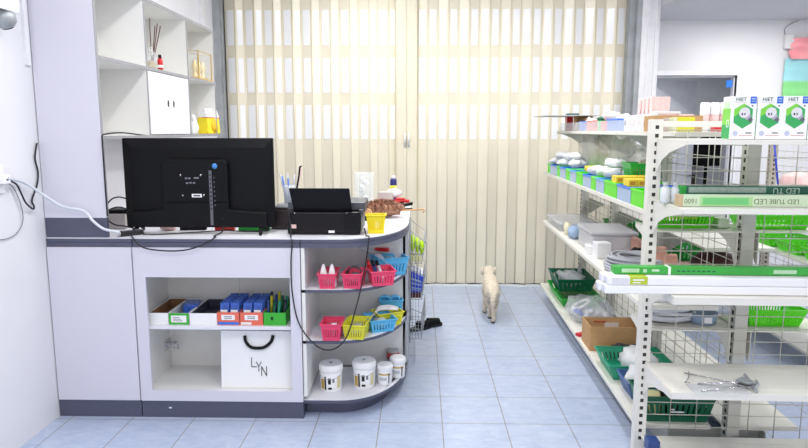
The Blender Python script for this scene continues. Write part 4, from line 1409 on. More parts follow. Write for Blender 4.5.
# LED tube boxes on the second shelf
z = EZ['e2'] + .0012
q0, q1 = at_y(680, 196, 2.62), at_y(900, 196, 2.62)
Lb = 1.0
t = thing('led_tube_box', 'long dark green tube light box behind the pale one on second shelf', 'box', (q0.x + Lb / 2, q0.y, z), RA)
m = MB(); m.box(-Lb / 2, -.02, 0, Lb / 2, .025, .072); m.build('carton', mat('dark_teal_card', (26, 96, 78), .35), t, bevel=.002)
m = MB(); m.box(-Lb / 2 + .03, -.0206, .046, -.165, -.0196, .068); m.build('silver_label', mat('silver_print', (150, 168, 160), .3, metal=.3, var=.15, scale=60), t)
text('LED TU', .032, mat('text_pale', (190, 214, 200), .4), t, face_front(-.085, -.0206, .056, PI))
m = MB(); m.box(-Lb / 2 - .0005, -.02, 0, -Lb / 2 + .02, .025, .0725); m.build('end_cap', GREEN, t)
q0 = at_y(678, 206, 2.53)
for k, lab in enumerate(('long pale green tube light box at the front of second shelf', )):
    t = thing('led_tube_box', lab, 'box', (q0.x + .5, q0.y, z), RA)
    m = MB(); m.box(-.5, -.022, 0, .5, .022, .045); m.build('carton', mat('pale_green_card', (206, 226, 196), .35), t, bevel=.002)
    m = MB(); m.box(-.41, -.0226, .008, -.235, -.0216, .034); m.box(-.42, -.0224, .002, -.22, -.0216, .04, 1); m.build('green_panel', [mat('mid_soft_green', (112, 200, 124), .4), mat('soft_green', (170, 216, 150), .4)], t)
    text('1600', .026, mat('text_grey_green', (116, 130, 100), .4), t, face_front(-.455, -.0226, .022, PI))
    text('LED TUBE', .026, mat('text_grey_green', (116, 130, 100), .4), t, face_front(-.1, -.0226, .022, PI))
    text('LED', .03, mat('text_grey_green', (116, 130, 100), .4), t, face_front(-.19, -.0226, .022, PI))
    m = MB(); m.box(-.502, -.023, -.0, -.485, .023, .046); m.build('end_cap', mat('kraft_end', (196, 176, 140), .6), t)
for i, (px, lab) in enumerate(((664.5, 'clear wrapped white roll at left end of the second shelf'), (674.5, 'clear wrapped white roll beside the tube light boxes'))):
    q0 = at_y(px, 203, 2.64)
    t = thing('wrapped_roll', lab, 'roll', (q0.x, q0.y, z), RA)
    m = MB(); m.lathe([(0, 0), (.017, 0), (.018, .01), (.018, .055), (.012, .064), (0, .064)], 16); m.build('roll', WCLOTH, t)
    m = MB(); m.lathe([(.019, 0), (.021, .03), (.02, .06), (.008, .074), (.014, .086)], 12); m.build('film', CLEAR, t)

# third shelf: bundle of white tube cartons with a green carton on top
z = EZ['e3'] + .0012
LT = 1.22
yA = 2.57
xl = at_y(604, 285, yA - .03).x
for i, (dy, dz, lab) in enumerate(((-.040, .0, 'white long tube carton, front one of the lower layer'), (.012, .0, 'white long tube carton, rear one of the lower layer'), (-.04, .0355, 'white long tube carton with yellow-green label, front of upper layer'), (.012, .0355, 'white long tube carton, rear one of the upper layer'))):
    sh = (.0, -.012, .008, .0)[i]
    t = thing('tube_carton', lab, 'carton', (xl + LT / 2 + sh, yA + dy, z + dz), RA)
    m = MB(); m.box(-LT / 2, -.0245, 0, LT / 2, .0245, .035); m.build('carton', PAPER, t, bevel=.006, seg=3)
    m = MB(); m.box(-LT / 2 - .001, -.019, .006, -LT / 2 + .004, .019, .03); m.build('end_flap', mat('pale_lilac_card', (220, 220, 236), .5), t)
    if i == 2:
        m = MB(); m.box(-LT / 2 + .088, -.025, .004, -LT / 2 + .158, .0246, .0355); o = m.build('label', mat('olive_lime_label', (186, 204, 60), .5), t)
        m = MB(); m.box(-LT / 2 + .1, -.0256, .02, -LT / 2 + .145, -.0249, .026); m.build('print', PAPER, o)
        m = MB(); m.box(-LT / 2 + .1, -.0256, .01, -LT / 2 + .13, -.0249, .014); m.build('print', PAPER, o)
        m = MB(); m.box(-LT / 2 + .018, -.0249, .006, -LT / 2 + .084, -.0243, .031); m.build('pale_label', mat('pale_grey_label', (222, 222, 228), .5), t)
t = thing('tube_carton', 'long green tube carton lying on top of the white cartons', 'carton', (at_y(614, 270, yA).x + LT / 2, yA + .01, z + .0712), RA)
m = MB(); m.box(-LT / 2, -.03, 0, LT / 2, .022, .03); m.build('carton', mat('leaf_green_card', (56, 170, 66), .4), t, bevel=.003)
m = MB(); m.box(-LT / 2 + .03, -.0306, .008, -LT / 2 + .1, -.0298, .024); m.box(-LT / 2 + .115, -.0306, .008, -LT / 2 + .13, -.0298, .022); m.box(-LT / 2 + .15, -.0306, .012, -LT / 2 + .18, -.0298, .022); m.build('pale_print', mat('print_pale_green', (184, 222, 184), .5), t)
m = MB(); m.box(-LT / 2 + .215, -.031, -.0002, -LT / 2 + .225, .0224, .0306); m.build('tape_band', PAPER, t)
m = MB()
for k in range(8): m.box(-LT / 2 + .25 + k * .02, -.0306, .012, -LT / 2 + .262 + k * .02, -.0298, .018)
m.build('print', DGREEN, t)
m = MB(); m.box(-LT / 2 + .63, -.0306, .008, -LT / 2 + .72, -.0298, .024); m.build('pale_print', mat('print_pale_green', (184, 222, 184), .5), t)

# fourth shelf: wire display hooks with a clip
z = EZ['e4'] + .0012
q0 = at_z(720, 384, z)
t = thing('wire_hook_stand', 'thin metal display hooks with a grey clip lying on shelf', 'hook', (q0.x, q0.y, z), RA)
m = MB()
hk = lambda pts: [at_z(x, y, z + .012 + h) - q0 + Vector((0, 0, -.0)) + Vector((0, 0, z - z)) for x, y, h in pts]
def hk(pts):
    out = []
    for x, y, h in pts:
        w = at_z(x, y, z + h)
        out.append(Vector((w.x - q0.x, w.y - q0.y, h)))
    return out
m.tube(hk([(684, 373, .006), (720, 380, .006), (752, 388, .01)]), .0028, 6)
m.tube(hk([(698, 384, .004), (725, 383, .02), (752, 381, .03)]), .004, 6)
m.tube(hk([(702, 391, .004), (730, 388, .01), (756, 386, .02)]), .0024, 6)
m.tube(hk([(688, 372, .004), (689, 378, .03), (686, 383, .03), (690, 383, .006)]), .0028, 6)
m.build('wire_hooks', CHROME, t)
m = MB()
m.hexa(hk([(735, 383, .0), (752, 386, 0), (757, 383, 0), (742, 380, 0)]), hk([(735, 379, .03), (748, 384, .03), (757, 382, .03), (742, 376, .03)]))
m.build('clip_body', STEEL, t, bevel=.003)
m = MB(); m.tube(hk([(744, 374, .04), (752, 383, .02), (757, 392, .004)]), .006, 6); m.tube(hk([(756, 380, .03), (759, 384, .03), (755, 388, .02)]), .004, 6)
m.build('clip_arms', STEEL, t)
m = MB(); m.box(-.1, -.05, 0, .12, .05, .001)
tag(m.build('clear_sheet', CLEAR, None, tuple(at_z(715, 389, z)), RA), 'clear plastic sheet lying under the wire hooks', 'sheet')
# items on the lowest end shelf
for px, lab, w in ((650, 'small navy box at left end of the lowest end shelf', .05),):
    q0 = at_z(px, 447, .122)
    tag(closed_box('', (q0.x, q0.y - .02, .1215), RA, w, .06, .05, NAVY, name='navy_box'), lab, 'box')

# ================================================================== GOODS ON THE LONG RACK
# --- bins on the middle shelf (left side)
zmid = RZ['mid']
edges = [(5.47, 5.37, 'g'), (5.36, 5.06, 'b'), (5.05, 4.95, 'g'), (4.94, 4.72, 'b'), (4.71, 4.58, 'g'), (4.57, 4.37, 's'), (4.36, 4.17, 'g'), (4.16, 3.95, 'b'), (3.94, 3.83, 'g'), (3.82, 3.64, 's'), (3.63, 3.38, 'g'), (3.37, 3.14, 'b'), (3.13, 2.94, 'g')]
ordw = ['farthest', 'second farthest', 'third farthest', 'fourth farthest', 'fifth farthest', 'sixth farthest', 'seventh farthest']
cnt = {'g': 0, 'b': 0}
for ya, yb2, c in edges:
    g = c == 'g'
    cnt['g' if g else 'b'] += 1
    k = cnt['g' if g else 'b']
    n_of = 7 if g else 6
    nm = ordw[k - 1] if k <= 4 else {n_of: 'nearest', n_of - 1: 'second nearest', n_of - 2: 'third nearest'}[k]
    vc = (ya + yb2) / 2 - RO.y
    p_ = rk(.135, vc, zmid)
    b = tray_bin('%s bin on the middle rack shelf, %s of the %s ones' % ('lime green plastic' if g else 'pale blue plastic', nm, 'green' if g else 'blue'), p_, RA, .26, ya - yb2, .068, LIME if g else PBLUE, LIME if g else (BLUE if c == 'b' else SKY))
rr = random.Random(12)


def rolls(label, cat, name, spots, mt_, r, L, group):
    for i, (u, v, z_) in enumerate(spots):
        m = MB(Matrix.Rotation(rr.uniform(-.6, .6), 4, 'Z'))
        m.blob((0, 0, 0), (L * rr.uniform(.5, .65), r * rr.uniform(1.3, 1.7), r), 16, noise=.16, seed=i + int(v * 10), freq=2.6)
        tag(m.build(name, mt_, None, rk(u, v, z_ + r)), label, cat, group)


zb2 = zmid + .0805
rolls('white wrapped bundle lying in a heap over the farthest bins on the middle shelf', 'bundle', 'white_bundle', [(.06, 2.45, zb2), (.15, 2.36, zb2), (.1, 2.27, zb2), (.06, 2.14, zb2), (.16, 2.08, zb2), (.1, 2.0, zb2), (.08, 2.36, zb2 + .05), (.11, 2.1, zb2 + .05)], WCLOTH, .027, .12, 'white bundles over the far bins')
rolls('dark bundle among the white ones over the farthest bins', 'bundle', 'dark_bundle', [(.19, 2.46, zb2), (.2, 2.2, zb2)], GREYINK, .026, .06, 'dark bundles over the far bins')
rolls('white wrapped bundle lying over the bins halfway along the middle shelf', 'bundle', 'white_bundle', [(.07, 1.22, zb2), (.16, 1.24, zb2), (.08, 1.1, zb2), (.19, 1.1, zb2), (.1, .97, zb2), (.21, .96, zb2), (.15, 1.16, zb2 + .052), (.14, 1.02, zb2 + .052)], WCLOTH, .027, .1, 'white bundles halfway along')
for i, (u, v) in enumerate(((.12, 1.52), (.19, 1.58), (.16, 1.68))):
    m = MB(); m.box(-.05, -.04, 0, .05, .04, .03)
    tag(m.build('orange_packet', [mat('amber_pack', (240, 190, 50), .4), ORNG, YELG][i], None, rk(u, v, zb2), RA + .2 * i, bevel=.006), ['amber packet', 'coral packet', 'lemon packet'][i] + ' lying over the bins in the middle of the far part', 'packet')
for row, (v, z_, n, lab) in enumerate(((.60, zb2, 4, 'yellow printed box in the farther row on the green bins'), (.38, zb2, 2, 'yellow printed box in the nearer row on the green bins'))):
    for i in range(n):
        t = thing('yellow_box', lab, 'box', rk(.028 + i * .046, v, z_), RA, 'yellow boxes in the %s row' % ('farther' if row == 0 else 'nearer'))
        m = MB(); m.box(-.021, -.045, 0, .021, .045, .036); m.build('carton', mat('yellow_card', (242, 210, 60), .45), t, bevel=.003)
        m = MB(); m.box(-.013, -.0456, .008, .013, -.0448, .026); m.build('print', mat('print_amber', (206, 140, 40), .5), t)
t = basket('green basket with knotted netting standing on the middle shelf near the post', rk(.19, .74, zmid + .083), RA, .16, .16, .09, GREEN)
m = MB(); m.blob((0, 0, .04), (.06, .06, .05), 16, noise=.3, seed=31, flat=0)
tag(m.build('netting', mat('brown_grey_net', (176, 168, 150), .8, var=.4, scale=70), None, rk(.19, .74, zmid + .0885)), 'tangle of greyish netting in the green basket', 'netting')
for lab, u, v, r_, sd in (('large crumpled clear plastic bag at back of the far middle shelf', .25, 2.0, (.1, .24, .16), 41), ('crumpled clear plastic bag halfway along back of the middle shelf', .28, 1.4, (.07, .2, .13), 42), ('hazy crumpled plastic bag beside the green basket', .27, .9, (.07, .18, .10), 43)):
    m = MB(); m.blob((0, 0, r_[2] * .75), r_, 22, noise=.2, seed=sd, flat=0, freq=2.4)
    tag(m.build('plastic_bag', HAZY, None, rk(u, v, zmid + .082 if sd > 41 else zmid + .082)), lab, 'bag')

# --- top shelf, left side
zt1 = RZ['top']
m = MB(); m.hexa([(-.21, -.3, 0), (.21, -.3, 0), (.21, .3, 0), (-.21, .3, 0)], [(-.21, -.3, .005), (.21, -.3, .005), (.21, .3, .005), (-.21, .3, .005)])
bz = zt1 + .116
tag(m.build('card_sheet', mat('grey_card', (196, 196, 190), .6), None, rk(.10, 2.45, bz), RA), 'flat grey board lying across goods at far end of top shelf', 'board')
m = MB(); m.box(-.05, -.03, 0, .05, .03, .02)
tag(m.build('dark_case', mat('dark_teal_plastic', (60, 96, 96), .5), None, rk(.16, 2.45, bz + .0055), RA, bevel=.005), 'small dark case lying on the grey board', 'case')
tl = thing('acrylic_divider', 'low clear plastic fence along front of the top rack shelf', 'shelf divider', rk(.12, 1.3, zt1), RA)
m = MB(); m.box(-.002, -1.25, 0, .002, 1.45, .065); m.build('panel', CLEAR, tl)


def pbox(lab, u, v, L, W, H, mt_, name, cat='box', z_=None, rz=0, bev=.004, group=None):
    o = closed_box('', rk(u, v, zt1 if z_ is None else z_), RA + rz, L, W, H, mt_, group, name, cat, bev)
    o['label'] = lab
    return o


pbox('red packet standing at far left end of the top shelf', .16, 2.58, .05, .09, .115, RED, 'red_packet', 'packet')
pbox('brown cardboard box under the grey board on the top shelf', .24, 2.42, .13, .12, .115, CARD, 'cardboard_box')
pbox('dark brown carton under right part of the grey board', .26, 2.24, .13, .2, .1, CARDIN, 'dark_carton')
tray_bin('blue bin with a white bundle, farther one on the top shelf', rk(.21, 2.02, zt1), RA, .14, .14, .06, BLUE, BLUE)
m = MB(); m.blob((0, 0, .045), (.05, .05, .05), 14, noise=.15, seed=50, flat=0); tag(m.build('white_bundle', WCLOTH, None, rk(.21, 2.02, zt1 + .0045)), 'white bundle in the farther blue bin', 'bundle')
for k, v in enumerate((1.86, 1.74)):
    pbox('coral red packet on the top shelf, %s the green tub' % ('farther of two beyond' if k == 0 else 'nearer of two beyond'), .2, v, .1, .1, .075, mat('coral_red', (224, 96, 92), .5), 'coral_packet', 'packet')
t = thing('green_tub', 'small green tub with lid on the top shelf', 'tub', rk(.21, 1.6, zt1))
m = MB(); m.lathe([(0, 0), (.048, 0), (.055, .075), (0, .075)], 20); m.build('tub_body', mat('mid_green_plastic', (70, 190, 100), .4), t)
m = MB(); m.lathe([(0, .0755), (.058, .0755), (.058, .09), (.03, .1), (0, .1)], 20); m.build('lid', DGREEN, t)
pbox('coral red packet on the top shelf, just nearer than the green tub', .2, 1.43, .1, .13, .065, mat('coral_red', (224, 96, 92), .5), 'coral_packet', 'packet')
m = MB(); m.blob((0, 0, .03), (.05, .08, .032), 14, noise=.15, seed=52, flat=0); tag(m.build('white_bundle', WCLOTH, None, rk(.2, 1.43, zt1 + .066)), 'white bundle lying on the coral packet', 'bundle')
tray_bin('blue bin beside the white packs, nearer one on the top shelf', rk(.2, 1.14, zt1), RA, .14, .24, .065, mat('bright_blue', (62, 140, 236), .35), BLUE)
m = MB(); m.blob((0, 0, .05), (.055, .09, .045), 14, noise=.18, seed=53, flat=0); tag(m.build('grey_bundle', WCLOTH, None, rk(.2, 1.14, zt1 + .0045)), 'pale bundle heaped in the nearer blue bin', 'bundle')
for i in range(5):
    m = MB(Matrix.Rotation(-.08, 4, 'X')); m.box(-.05, -.028, .0, .05, .028, .085)
    t = tag(m.build('white_pack', PAPER, None, rk(.19, .90 - i * .085, zt1 + .003), RA, bevel=.004), 'white blister pack in the row along the near part of the top shelf', 'pack', 'white packs on the top shelf')
    m = MB(Matrix.Rotation(-.08, 4, 'X')); m.box(-.0506, -.02, .03, -.0498, .02, .06); m.build('print', GREYINK if i < 1 else PINKP, t)
for i in range(4):
    m = MB(Matrix.Rotation(.2 - i * .05, 4, 'X')); m.box(-.05, -.022, 0, .05, .022, .185)
    t = tag(m.build('pink_card_pack', PINKP, None, rk(.31, 1.08 - i * .075, zt1 + .008), RA, bevel=.003), 'tall pale pink card pack standing behind the white packs', 'pack', 'pink card packs on the top shelf')
# right side of the top shelf
t = open_box('brown cardboard box on the top shelf just behind the rack post', rk(.19, .30, zt1), RA, .22, .16, .075, CARD, CARDIN)
m = MB(); m.box(-.06, -.03, 0, .06, .03, .09)
o = tag(m.build('white_carton', PAPER, None, rk(.16, .31, zt1 + .0055), RA + .1, bevel=.003), 'white carton with pink print lying in the cardboard box', 'carton')
m = MB(); m.box(-.05, -.0306, .06, .05, -.0298, .08); m.build('print', PINKP, o)
pbox('yellow packet standing in front of the cardboard box behind the top rail', .175, .14, .1, .05, .065, YELG, 'yellow_packet', 'packet')
for i in range(5):
    t = thing('white_pot', 'white pot with red print in the row on the top shelf right side', 'pot', rk(.46 + i * .05, .6, zt1), RA, 'white pots on the top shelf')
    m = MB(); m.lathe([(0, 0), (.021, 0), (.023, .005), (.023, .145), (.02, .15), (0, .15)], 14); m.build('pot_body', PAPER, t)
    m = MB(); m.lathe([(.0234, .04), (.0234, .09)], 14); m.build('label_band', PINKP, t)
pbox('flat white box on the top shelf behind the top rail', .50, .16, .2, .14, .03, PAPER, 'flat_white_box')
pbox('small red box on the top shelf beside the white pots', .43, .36, .05, .05, .05, RED, 'red_box')
# wall of goods behind: box row further along right side
pbox('white box with pink edge far along the right side of the top shelf', .5, 1.2, .16, .3, .1, PINKP, 'printed_carton', 'carton')

# --- low shelf, left side
zl = RZ['low']
t = thing('clear_storage_box', 'flat clear plastic box at far end of the low rack shelf', 'box', rk(.18, 2.42, zl), RA)
m = MB(); m.box(-.15, -.28, 0, .15, .28, .05); m.build('tray', CLEARB, t, bevel=.006)
m = MB(); m.box(-.16, -.29, .0505, .16, .29, .066); m.build('lid', CLEARB, t, bevel=.004)
m = MB(); m.blob((0, 0, .05), (.03, .05, .05), 12, noise=.1, seed=61, flat=0)
tag(m.build('cream_pouch', mat('cream_pouch_film', (238, 232, 200), .4), None, rk(.06, 1.99, zl)), 'cream pouch between the two clear storage boxes', 'pouch')
m = MB(); m.blob((0, 0, .05), (.05, .08, .055), 12, noise=.2, seed=62, flat=0)
tag(m.build('grey_pouch', PBLUE, None, rk(.08, 1.82, zl)), 'pale bluish pouch beside the large storage box', 'pouch')
t = thing('clear_storage_box', 'large hazy grey plastic box with lid on the low rack shelf', 'box', rk(.20, 1.42, zl), RA)
BXG = mat('hazy_grey_plastic', (214, 214, 222), .3, alpha=.85)
m = MB(); m.box(-.14, -.2, 0, .14, .2, .12); m.build('tub', BXG, t, bevel=.01)
m = MB(); m.box(-.15, -.21, .1205, .15, .21, .142); m.build('lid', BXG, t, bevel=.006)
m = MB(); m.box(-.045, -.04, 0, .045, .04, .10)
tag(m.build('white_box', PAPER, None, rk(.09, 1.10, zl), RA + .15, bevel=.004), 'small white box standing before the large grey storage box', 'box')
m = MB(); m.box(-.05, -.05, 0, .05, .05, .055)
tag(m.build('white_box', PAPER, None, rk(.075, 1.24, zl), RA - .1, bevel=.004), 'low white box at shelf edge before the grey storage box', 'box')


def coil(label, c, r0, n, wire, mt_, name='cable_coil', flat=1.0, tilt=0, lay=4):
    t = MB()
    rr = random.Random(len(label))
    pts = []
    K = 26
    for k in range(n * K):
        a = 2 * PI * k / K
        tt = k / (n * K)
        w = 1 + .05 * math.sin(a * 2 + k * .01)
        r = r0 * (.62 + .38 * ((k // K) % lay) / max(1, lay - 1)) * w
        zz = wire + (k // K) // lay * wire * 2.0 + .006 * (1 + math.sin(a + k * .13))
        pts.append((r * math.cos(a), r * math.sin(a) * flat, zz))
    t.tube(pts, wire, 7)
    o = t.build(name, mt_, None, c, 0)
    if tilt: o.rotation_euler.y = tilt
    return tag(o, label, 'cable')


coil('big grey coil of thick cable lying on the low rack shelf', rk(.18, .72, zl), .155, 20, .0085, COIL)
coil('pale coil of flat white cable on the rear lower shelf behind the near post', rk(.165, .16,   .6085), .115, 36, .0085, COILW, lay=3)
p_ = rk(.19, .22, zl)
tb = thing('blue_tub', 'low clear blue tub with a label beside the white cable coil', 'tub', rk(.31, .10, .6085))
m = MB(); m.lathe([(0, 0), (.06, 0), (.066, .05), (.062, .05), (.057, .004), (0, .004)], 24); m.build('tub_body', mat('clear_blue_plastic', (170, 196, 226), .2, alpha=.7), tb)
m = MB(); m.box(-.02, -.068, .012, .015, -.0645, .04); m.build('label_patch', PAPER, tb)
# clear hanging things at the back, further up
for i in range(3):
    t = thing('salmon_packet', 'salmon wrapped packet leaning in the row on the low shelf', 'packet', rk(.29 , .62 - i * .16, zl + .0 + (.0)), RA, 'salmon packets on the low shelf')
    m = MB(Matrix.Rotation(-.25, 4, 'X')); m.box(-.03, -.03, 0, .03, .03, .15 - i * .01); m.build('packet', SALMON, t, bevel=.012)
    t.location.z = zl + .008
m = MB(); m.blob((0, 0, .04), (.05, .06, .04), 12, noise=.2, seed=70, flat=0)
tag(m.build('dark_lump', BLACKM, None, rk(.33 - .05, 1.0, zl)), 'small black device at back of the low shelf beside the coil', 'device')
m = MB(); m.box(-.02, -.15, 0, .02, .15, .12)
tag(m.build('salmon_sheet_pack', SALMON, None, rk(.315, 2.35 - 1.3, zl), RA, bevel=.01), 'long salmon packet at the back of low shelf by the mesh', 'packet')

# --- bottom shelf, left side
zo = RZ['bottom']
t = basket('large flat lime-green tray at far end of the bottom shelf', rk(.185, 2.28, zo), RA + PI / 2, .62, .32, .07, GREEN, slats=18, name='tray', cat='tray')
t = basket('dark green basket stacked on the green tray at the far end', rk(.18, 2.36, zo + .079), RA + PI / 2, .42, .30, .10, DGREEN, slats=12)
m = MB(); m.blob((0, 0, .06), (.1, .14, .06), 14, noise=.25, seed=75, flat=0)
tag(m.build('clear_bundle', CLEARB, None, rk(.18, 2.38, zo + .084)), 'clear plastic bundle inside the dark green basket', 'bundle')
m = MB(); m.lathe([(0, 0), (.02, 0), (.02, .1), (.008, .14), (.008, .17), (0, .17)], 12); tag(m.build('bottle', STEEL, None, rk(.27, 2.46, zo + .084)), 'small grey bottle upright in the dark green basket', 'bottle')
t = thing('plastic_bag_of_parts', 'large clear plastic bag with white and blue parts on bottom shelf', 'bag', rk(.18, 1.66, zo), RA)
m = MB(); m.blob((0, 0, .07), (.16, .26, .1), 26, noise=.13, seed=80, flat=0, freq=2.2); m.build('bag_film', CLEAR, t)
m = MB()
rr = random.Random(8)
m.tube([(-.06 + .055 * math.cos(a), .06 + .055 * math.sin(a), .1 + .03 * math.cos(a)) for a in [2 * PI * i / 24 for i in range(24)]], .012, 8, closed=True)
for k in range(9):
    a = rr.uniform(0, 6.28)
    x, y, z_ = rr.uniform(-.1, .08), rr.uniform(-.18, .16), rr.uniform(.02, .07)
    m.cyl((x, y, z_), (x + .06 * math.cos(a), y + .06 * math.sin(a), z_ + .02), .016, n=10, mi=1 if k % 2 else 0)
m.build('parts', [PAPER, mat('pack_blue', (60, 90, 206), .4)], t)
m = MB(); m.box(-.03, -.02, 0, .03, .02, .02); tag(m.build('red_packet', RED, None, rk(.03, 1.30, zo), RA + .5, bevel=.004), 'small red packet at shelf edge before the cardboard box', 'packet')
t = open_box('open brown cardboard box on the bottom shelf of the long rack', rk(.19, 1.11, zo), RA, .345, .22, .155, CARD, mat('carton_inner', (214, 178, 132), .7), th=.006)
m = MB(); m.box(-.03, .1, .055, .06, .1035, .12); m.build('white_label', PAPER, t); m = MB(); m.box(-.1, .1, .12, -.02, .1035, .132); m.build('red_print', mat('carton_print', (196, 110, 70), .6), t)
m = MB(); m.blob((0, 0, .03), (.14, .07, .045), 18, noise=.25, seed=83, flat=0); tag(m.build('black_netting', mat('black_net', (60, 60, 64), .6, var=.4, scale=60), None, rk(.22, .90, zo)), 'heap of black plastic film between box and teal basket', 'film')
t = basket('teal green basket on the bottom shelf behind the near post', rk(.185, .67, zo), RA, .355, .32, .085, TEAL, slats=14)
m = MB(); m.blob((0, 0, .07), (.1, .12, .075), 22, noise=.11, seed=85, flat=0); tag(m.build('white_bag', WCLOTH, None, rk(.2, .64, zo + .0045)), 'crumpled white bag heaped in the teal basket', 'bag')
t = basket('navy blue basket at near end of the bottom shelf', rk(.185, .36, zo), RA, .30, .2, .085, mat('denim_blue_plastic', (68, 104, 160), .4), slats=12)
m = MB(); m.blob((0, 0, .06), (.09, .07, .08), 18, noise=.11, seed=86, flat=0); tag(m.build('white_cloth', WCLOTH, None, rk(.14, .38, zo + .0045)), 'white cloth spilling over the navy blue basket', 'cloth')
t = basket('dark green basket of tools seen through wire below the fourth shelf', rk(.195, .115, zo), RA, .34, .2, .125, DGREEN, slats=12)
tb = t
m = MB(); m.box(-.03, -.0935, .05, .03, -.0925, .056); m.box(-.03, -.0935, .062, -.015, -.0925, .068); m.build('print', PAPER, tb)
for i, (u, v, sx, sy, sz, mt_, lab) in enumerate(((.12, .15, .05, .06, .05, mat('pale_yellow_pack', (226, 222, 170), .5), 'pale yellow packet in the dark green tool basket'), (.2, .16, .05, .06, .055, BLACKM, 'black tool lump in middle of the dark green tool basket'), (.27, .12, .04, .06, .07, BLACKM, 'black case at right end of the dark green tool basket'))):
    m = MB(); m.box(-sx / 2 * 1.5, -sy / 2 * 1.6, 0, sx / 2 * 1.5, sy / 2 * 1.6, sz * 1.7); tag(m.build('tool_packet', mt_, None, rk(u, v, zo + .0045), RA + .3 * i - .3, bevel=.01), lab, 'packet')
m = MB(); m.blob((0, 0, .07), (.075, .06, .075), 18, noise=.1, seed=88, flat=0); tag(m.build('black_pouch', RUBBER, None, rk(.24, .12, zo + .0045)), 'black pouch bulging over right half of the dark green tool basket', 'pouch')
m = MB(); m.lathe([(0, .0), (.06, .0), (.08, .02), (.08, .03), (0, .035)], 22); tag(m.build('beige_lid', BEIGE, None, rk(.215, .075, zo + .118)), 'round beige lid lying on the dark green tool basket', 'lid')

# --- middle shelf near end, and the right side of the rack
t = basket('lime green basket with yellow print on rear upper shelf of the end rack', rk(.18, .125, 1.0595), RA, .28, .16, .075, LIME, slats=16)
m = MB()
for k in range(10): m.box(-.08 + k * .014, -.075, .045, -.07 + k * .014, -.0738, .056)
m.build('yellow_print', YELG, t)
pbox('pale packet beside the lime basket on the rear upper shelf', .355, .10, .05, .1, .045, mat('pale_green_card', (206, 226, 196), .35), 'pale_packet', 'packet', 1.0595)
basket('lime green tray on the rear upper shelf, right part behind wire', rk(.59, .125, 1.0595), RA, .30, .2, .06, LIME, slats=14, name='tray', cat='tray')
for i in range(4):
    basket('green tray in the row along the right low shelf', rk(.57, 1.15 + i * .36, zl), RA, .3, .28, .07, GREEN, slats=10, name='tray', cat='tray', group='green trays on the right low shelf')
basket('lime green basket on the rear lower shelf beyond the thick post', rk(.615, .13, .6085), RA, .27, .2, .075, LIME, slats=18)
t = thing('round_basin', 'dark brown round basin upside down beyond the right low shelf', 'basin', rk(.63, .72, zl))
m = MB(); m.lathe([(.15, 0), (.155, .004), (.148, .012), (.13, .07), (.1, .1), (.05, .115), (0, .118)], 30); m.build('bowl', mat('dark_brown_plastic2', (70, 34, 34), .4), t)
m = MB(); m.lathe([(.05, .116), (.05, .125), (.042, .125), (.042, .116)], 20); m.build('foot_ring', mat('dark_brown_plastic2', (70, 34, 34), .4), t)

# second rack in the next aisle
t = thing('display_rack', 'cream shelf rack across the next aisle, partly hidden at right', 'shelf rack', (2.83, 4.95, 0), RA)
for y in (-1.3, -.5, .3):
    upright(0, y, 1.5, .05, .06, slots=('f', 's')).build('upright', [mat('rack_taupe', (176, 168, 154), .45), DARK], t)
mesh_grid((.02, -1.28, 0), (0, 1, 0), 1.56, .2, 1.45).build('mesh_panel', WIRE, t)
for z_ in (.12, .68, 1.03):
    for y0, y1 in ((-1.32, .32),):
        m = MB(); m.box(-.38, y0, z_ - .02, -.03, y1, z_); m.build('shelf', RACKW, t, bevel=.003, seg=1)
m = MB(); m.blob((0, 0, .09), (.12, .2, .085), 18, noise=.15, seed=91, flat=0)
tag(m.build('pink_bag', mat('dusty_pink_film', (226, 190, 188), .5), None, (2.68, 4.55, 1.0305)), 'dusty pink bag lying on the shelf across the next aisle', 'bag')
for z_, n in ((.68, 4),):
    for k in range(n):
        basket('lime green tray on the shelf across the next aisle', Vector((2.61, 4.0 + k * .32, z_ + .0005)), RA, .3, .26, .07, LIME, slats=8, name='tray', cat='tray', group='trays across the next aisle')
a = at_y(780, 190, 4.45)
b = at_y(773.5, 134, 4.5)
m = MB(); m.cyl((a.x, a.y, 1.0305), b, .007, n=10)
tag(m.build('blue_pole', mat('broom_blue', (40, 60, 180), .4)), 'blue pole standing on the shelf across the next aisle', 'pole')

# striped sheets hanging on the back right wall
t = thing('hanging_sheets', 'pink, aqua and green plastic sheets hanging on back right wall', 'plastic sheets', (3.98, 6.68, 1.80))
def wavy(z0, z1, mt_, y, amp, nm, x0=-.33, x1=.5):
    m = MB()
    nx, nz = 30, 10
    vs = []
    for side in (0, 1):
        for i in range(nx + 1):
            for j in range(nz + 1):
                x = x0 + (x1 - x0) * i / nx
                zz = z0 + (z1 - z0) * j / nz
                top = .05 * (i / nx) * (j / nz) if nm == 'pink_sheet' else 0
                vs.append((x, y - amp * (1 + math.sin(zz * 55 + 2.5 * math.sin(x * 7)) * .5 + .5 * math.sin(x * 18 + zz * 20)) + side * .004, zz + top))
    n1 = (nx + 1) * (nz + 1)
    fs = []
    for i in range(nx):
        for j in range(nz):
            a = i * (nz + 1) + j
            fs.append((a, a + nz + 1, a + nz + 2, a + 1))
            fs.append((n1 + a, n1 + a + 1, n1 + a + nz + 2, n1 + a + nz + 1))
    m.add(vs, fs, 0, True)
    return m.build(nm, mt_, t)
wavy(.40, .60, mat('sheet_pink', (246, 160, 166), .4), -.005, .03, 'pink_sheet', -.30)
wavy(.18, .41, mat('sheet_aqua', (158, 216, 222), .4), -.002, .008, 'aqua_sheet')
wavy(.0, .19, mat('sheet_green', (140, 222, 140), .4), -.002, .008, 'green_sheet')
p_ = at_y(787, 42, 6.7)
t = thing('alarm_box', 'small white box with a thin wire on back right wall', 'wall box', (p_.x, 6.70, p_.z - .07))
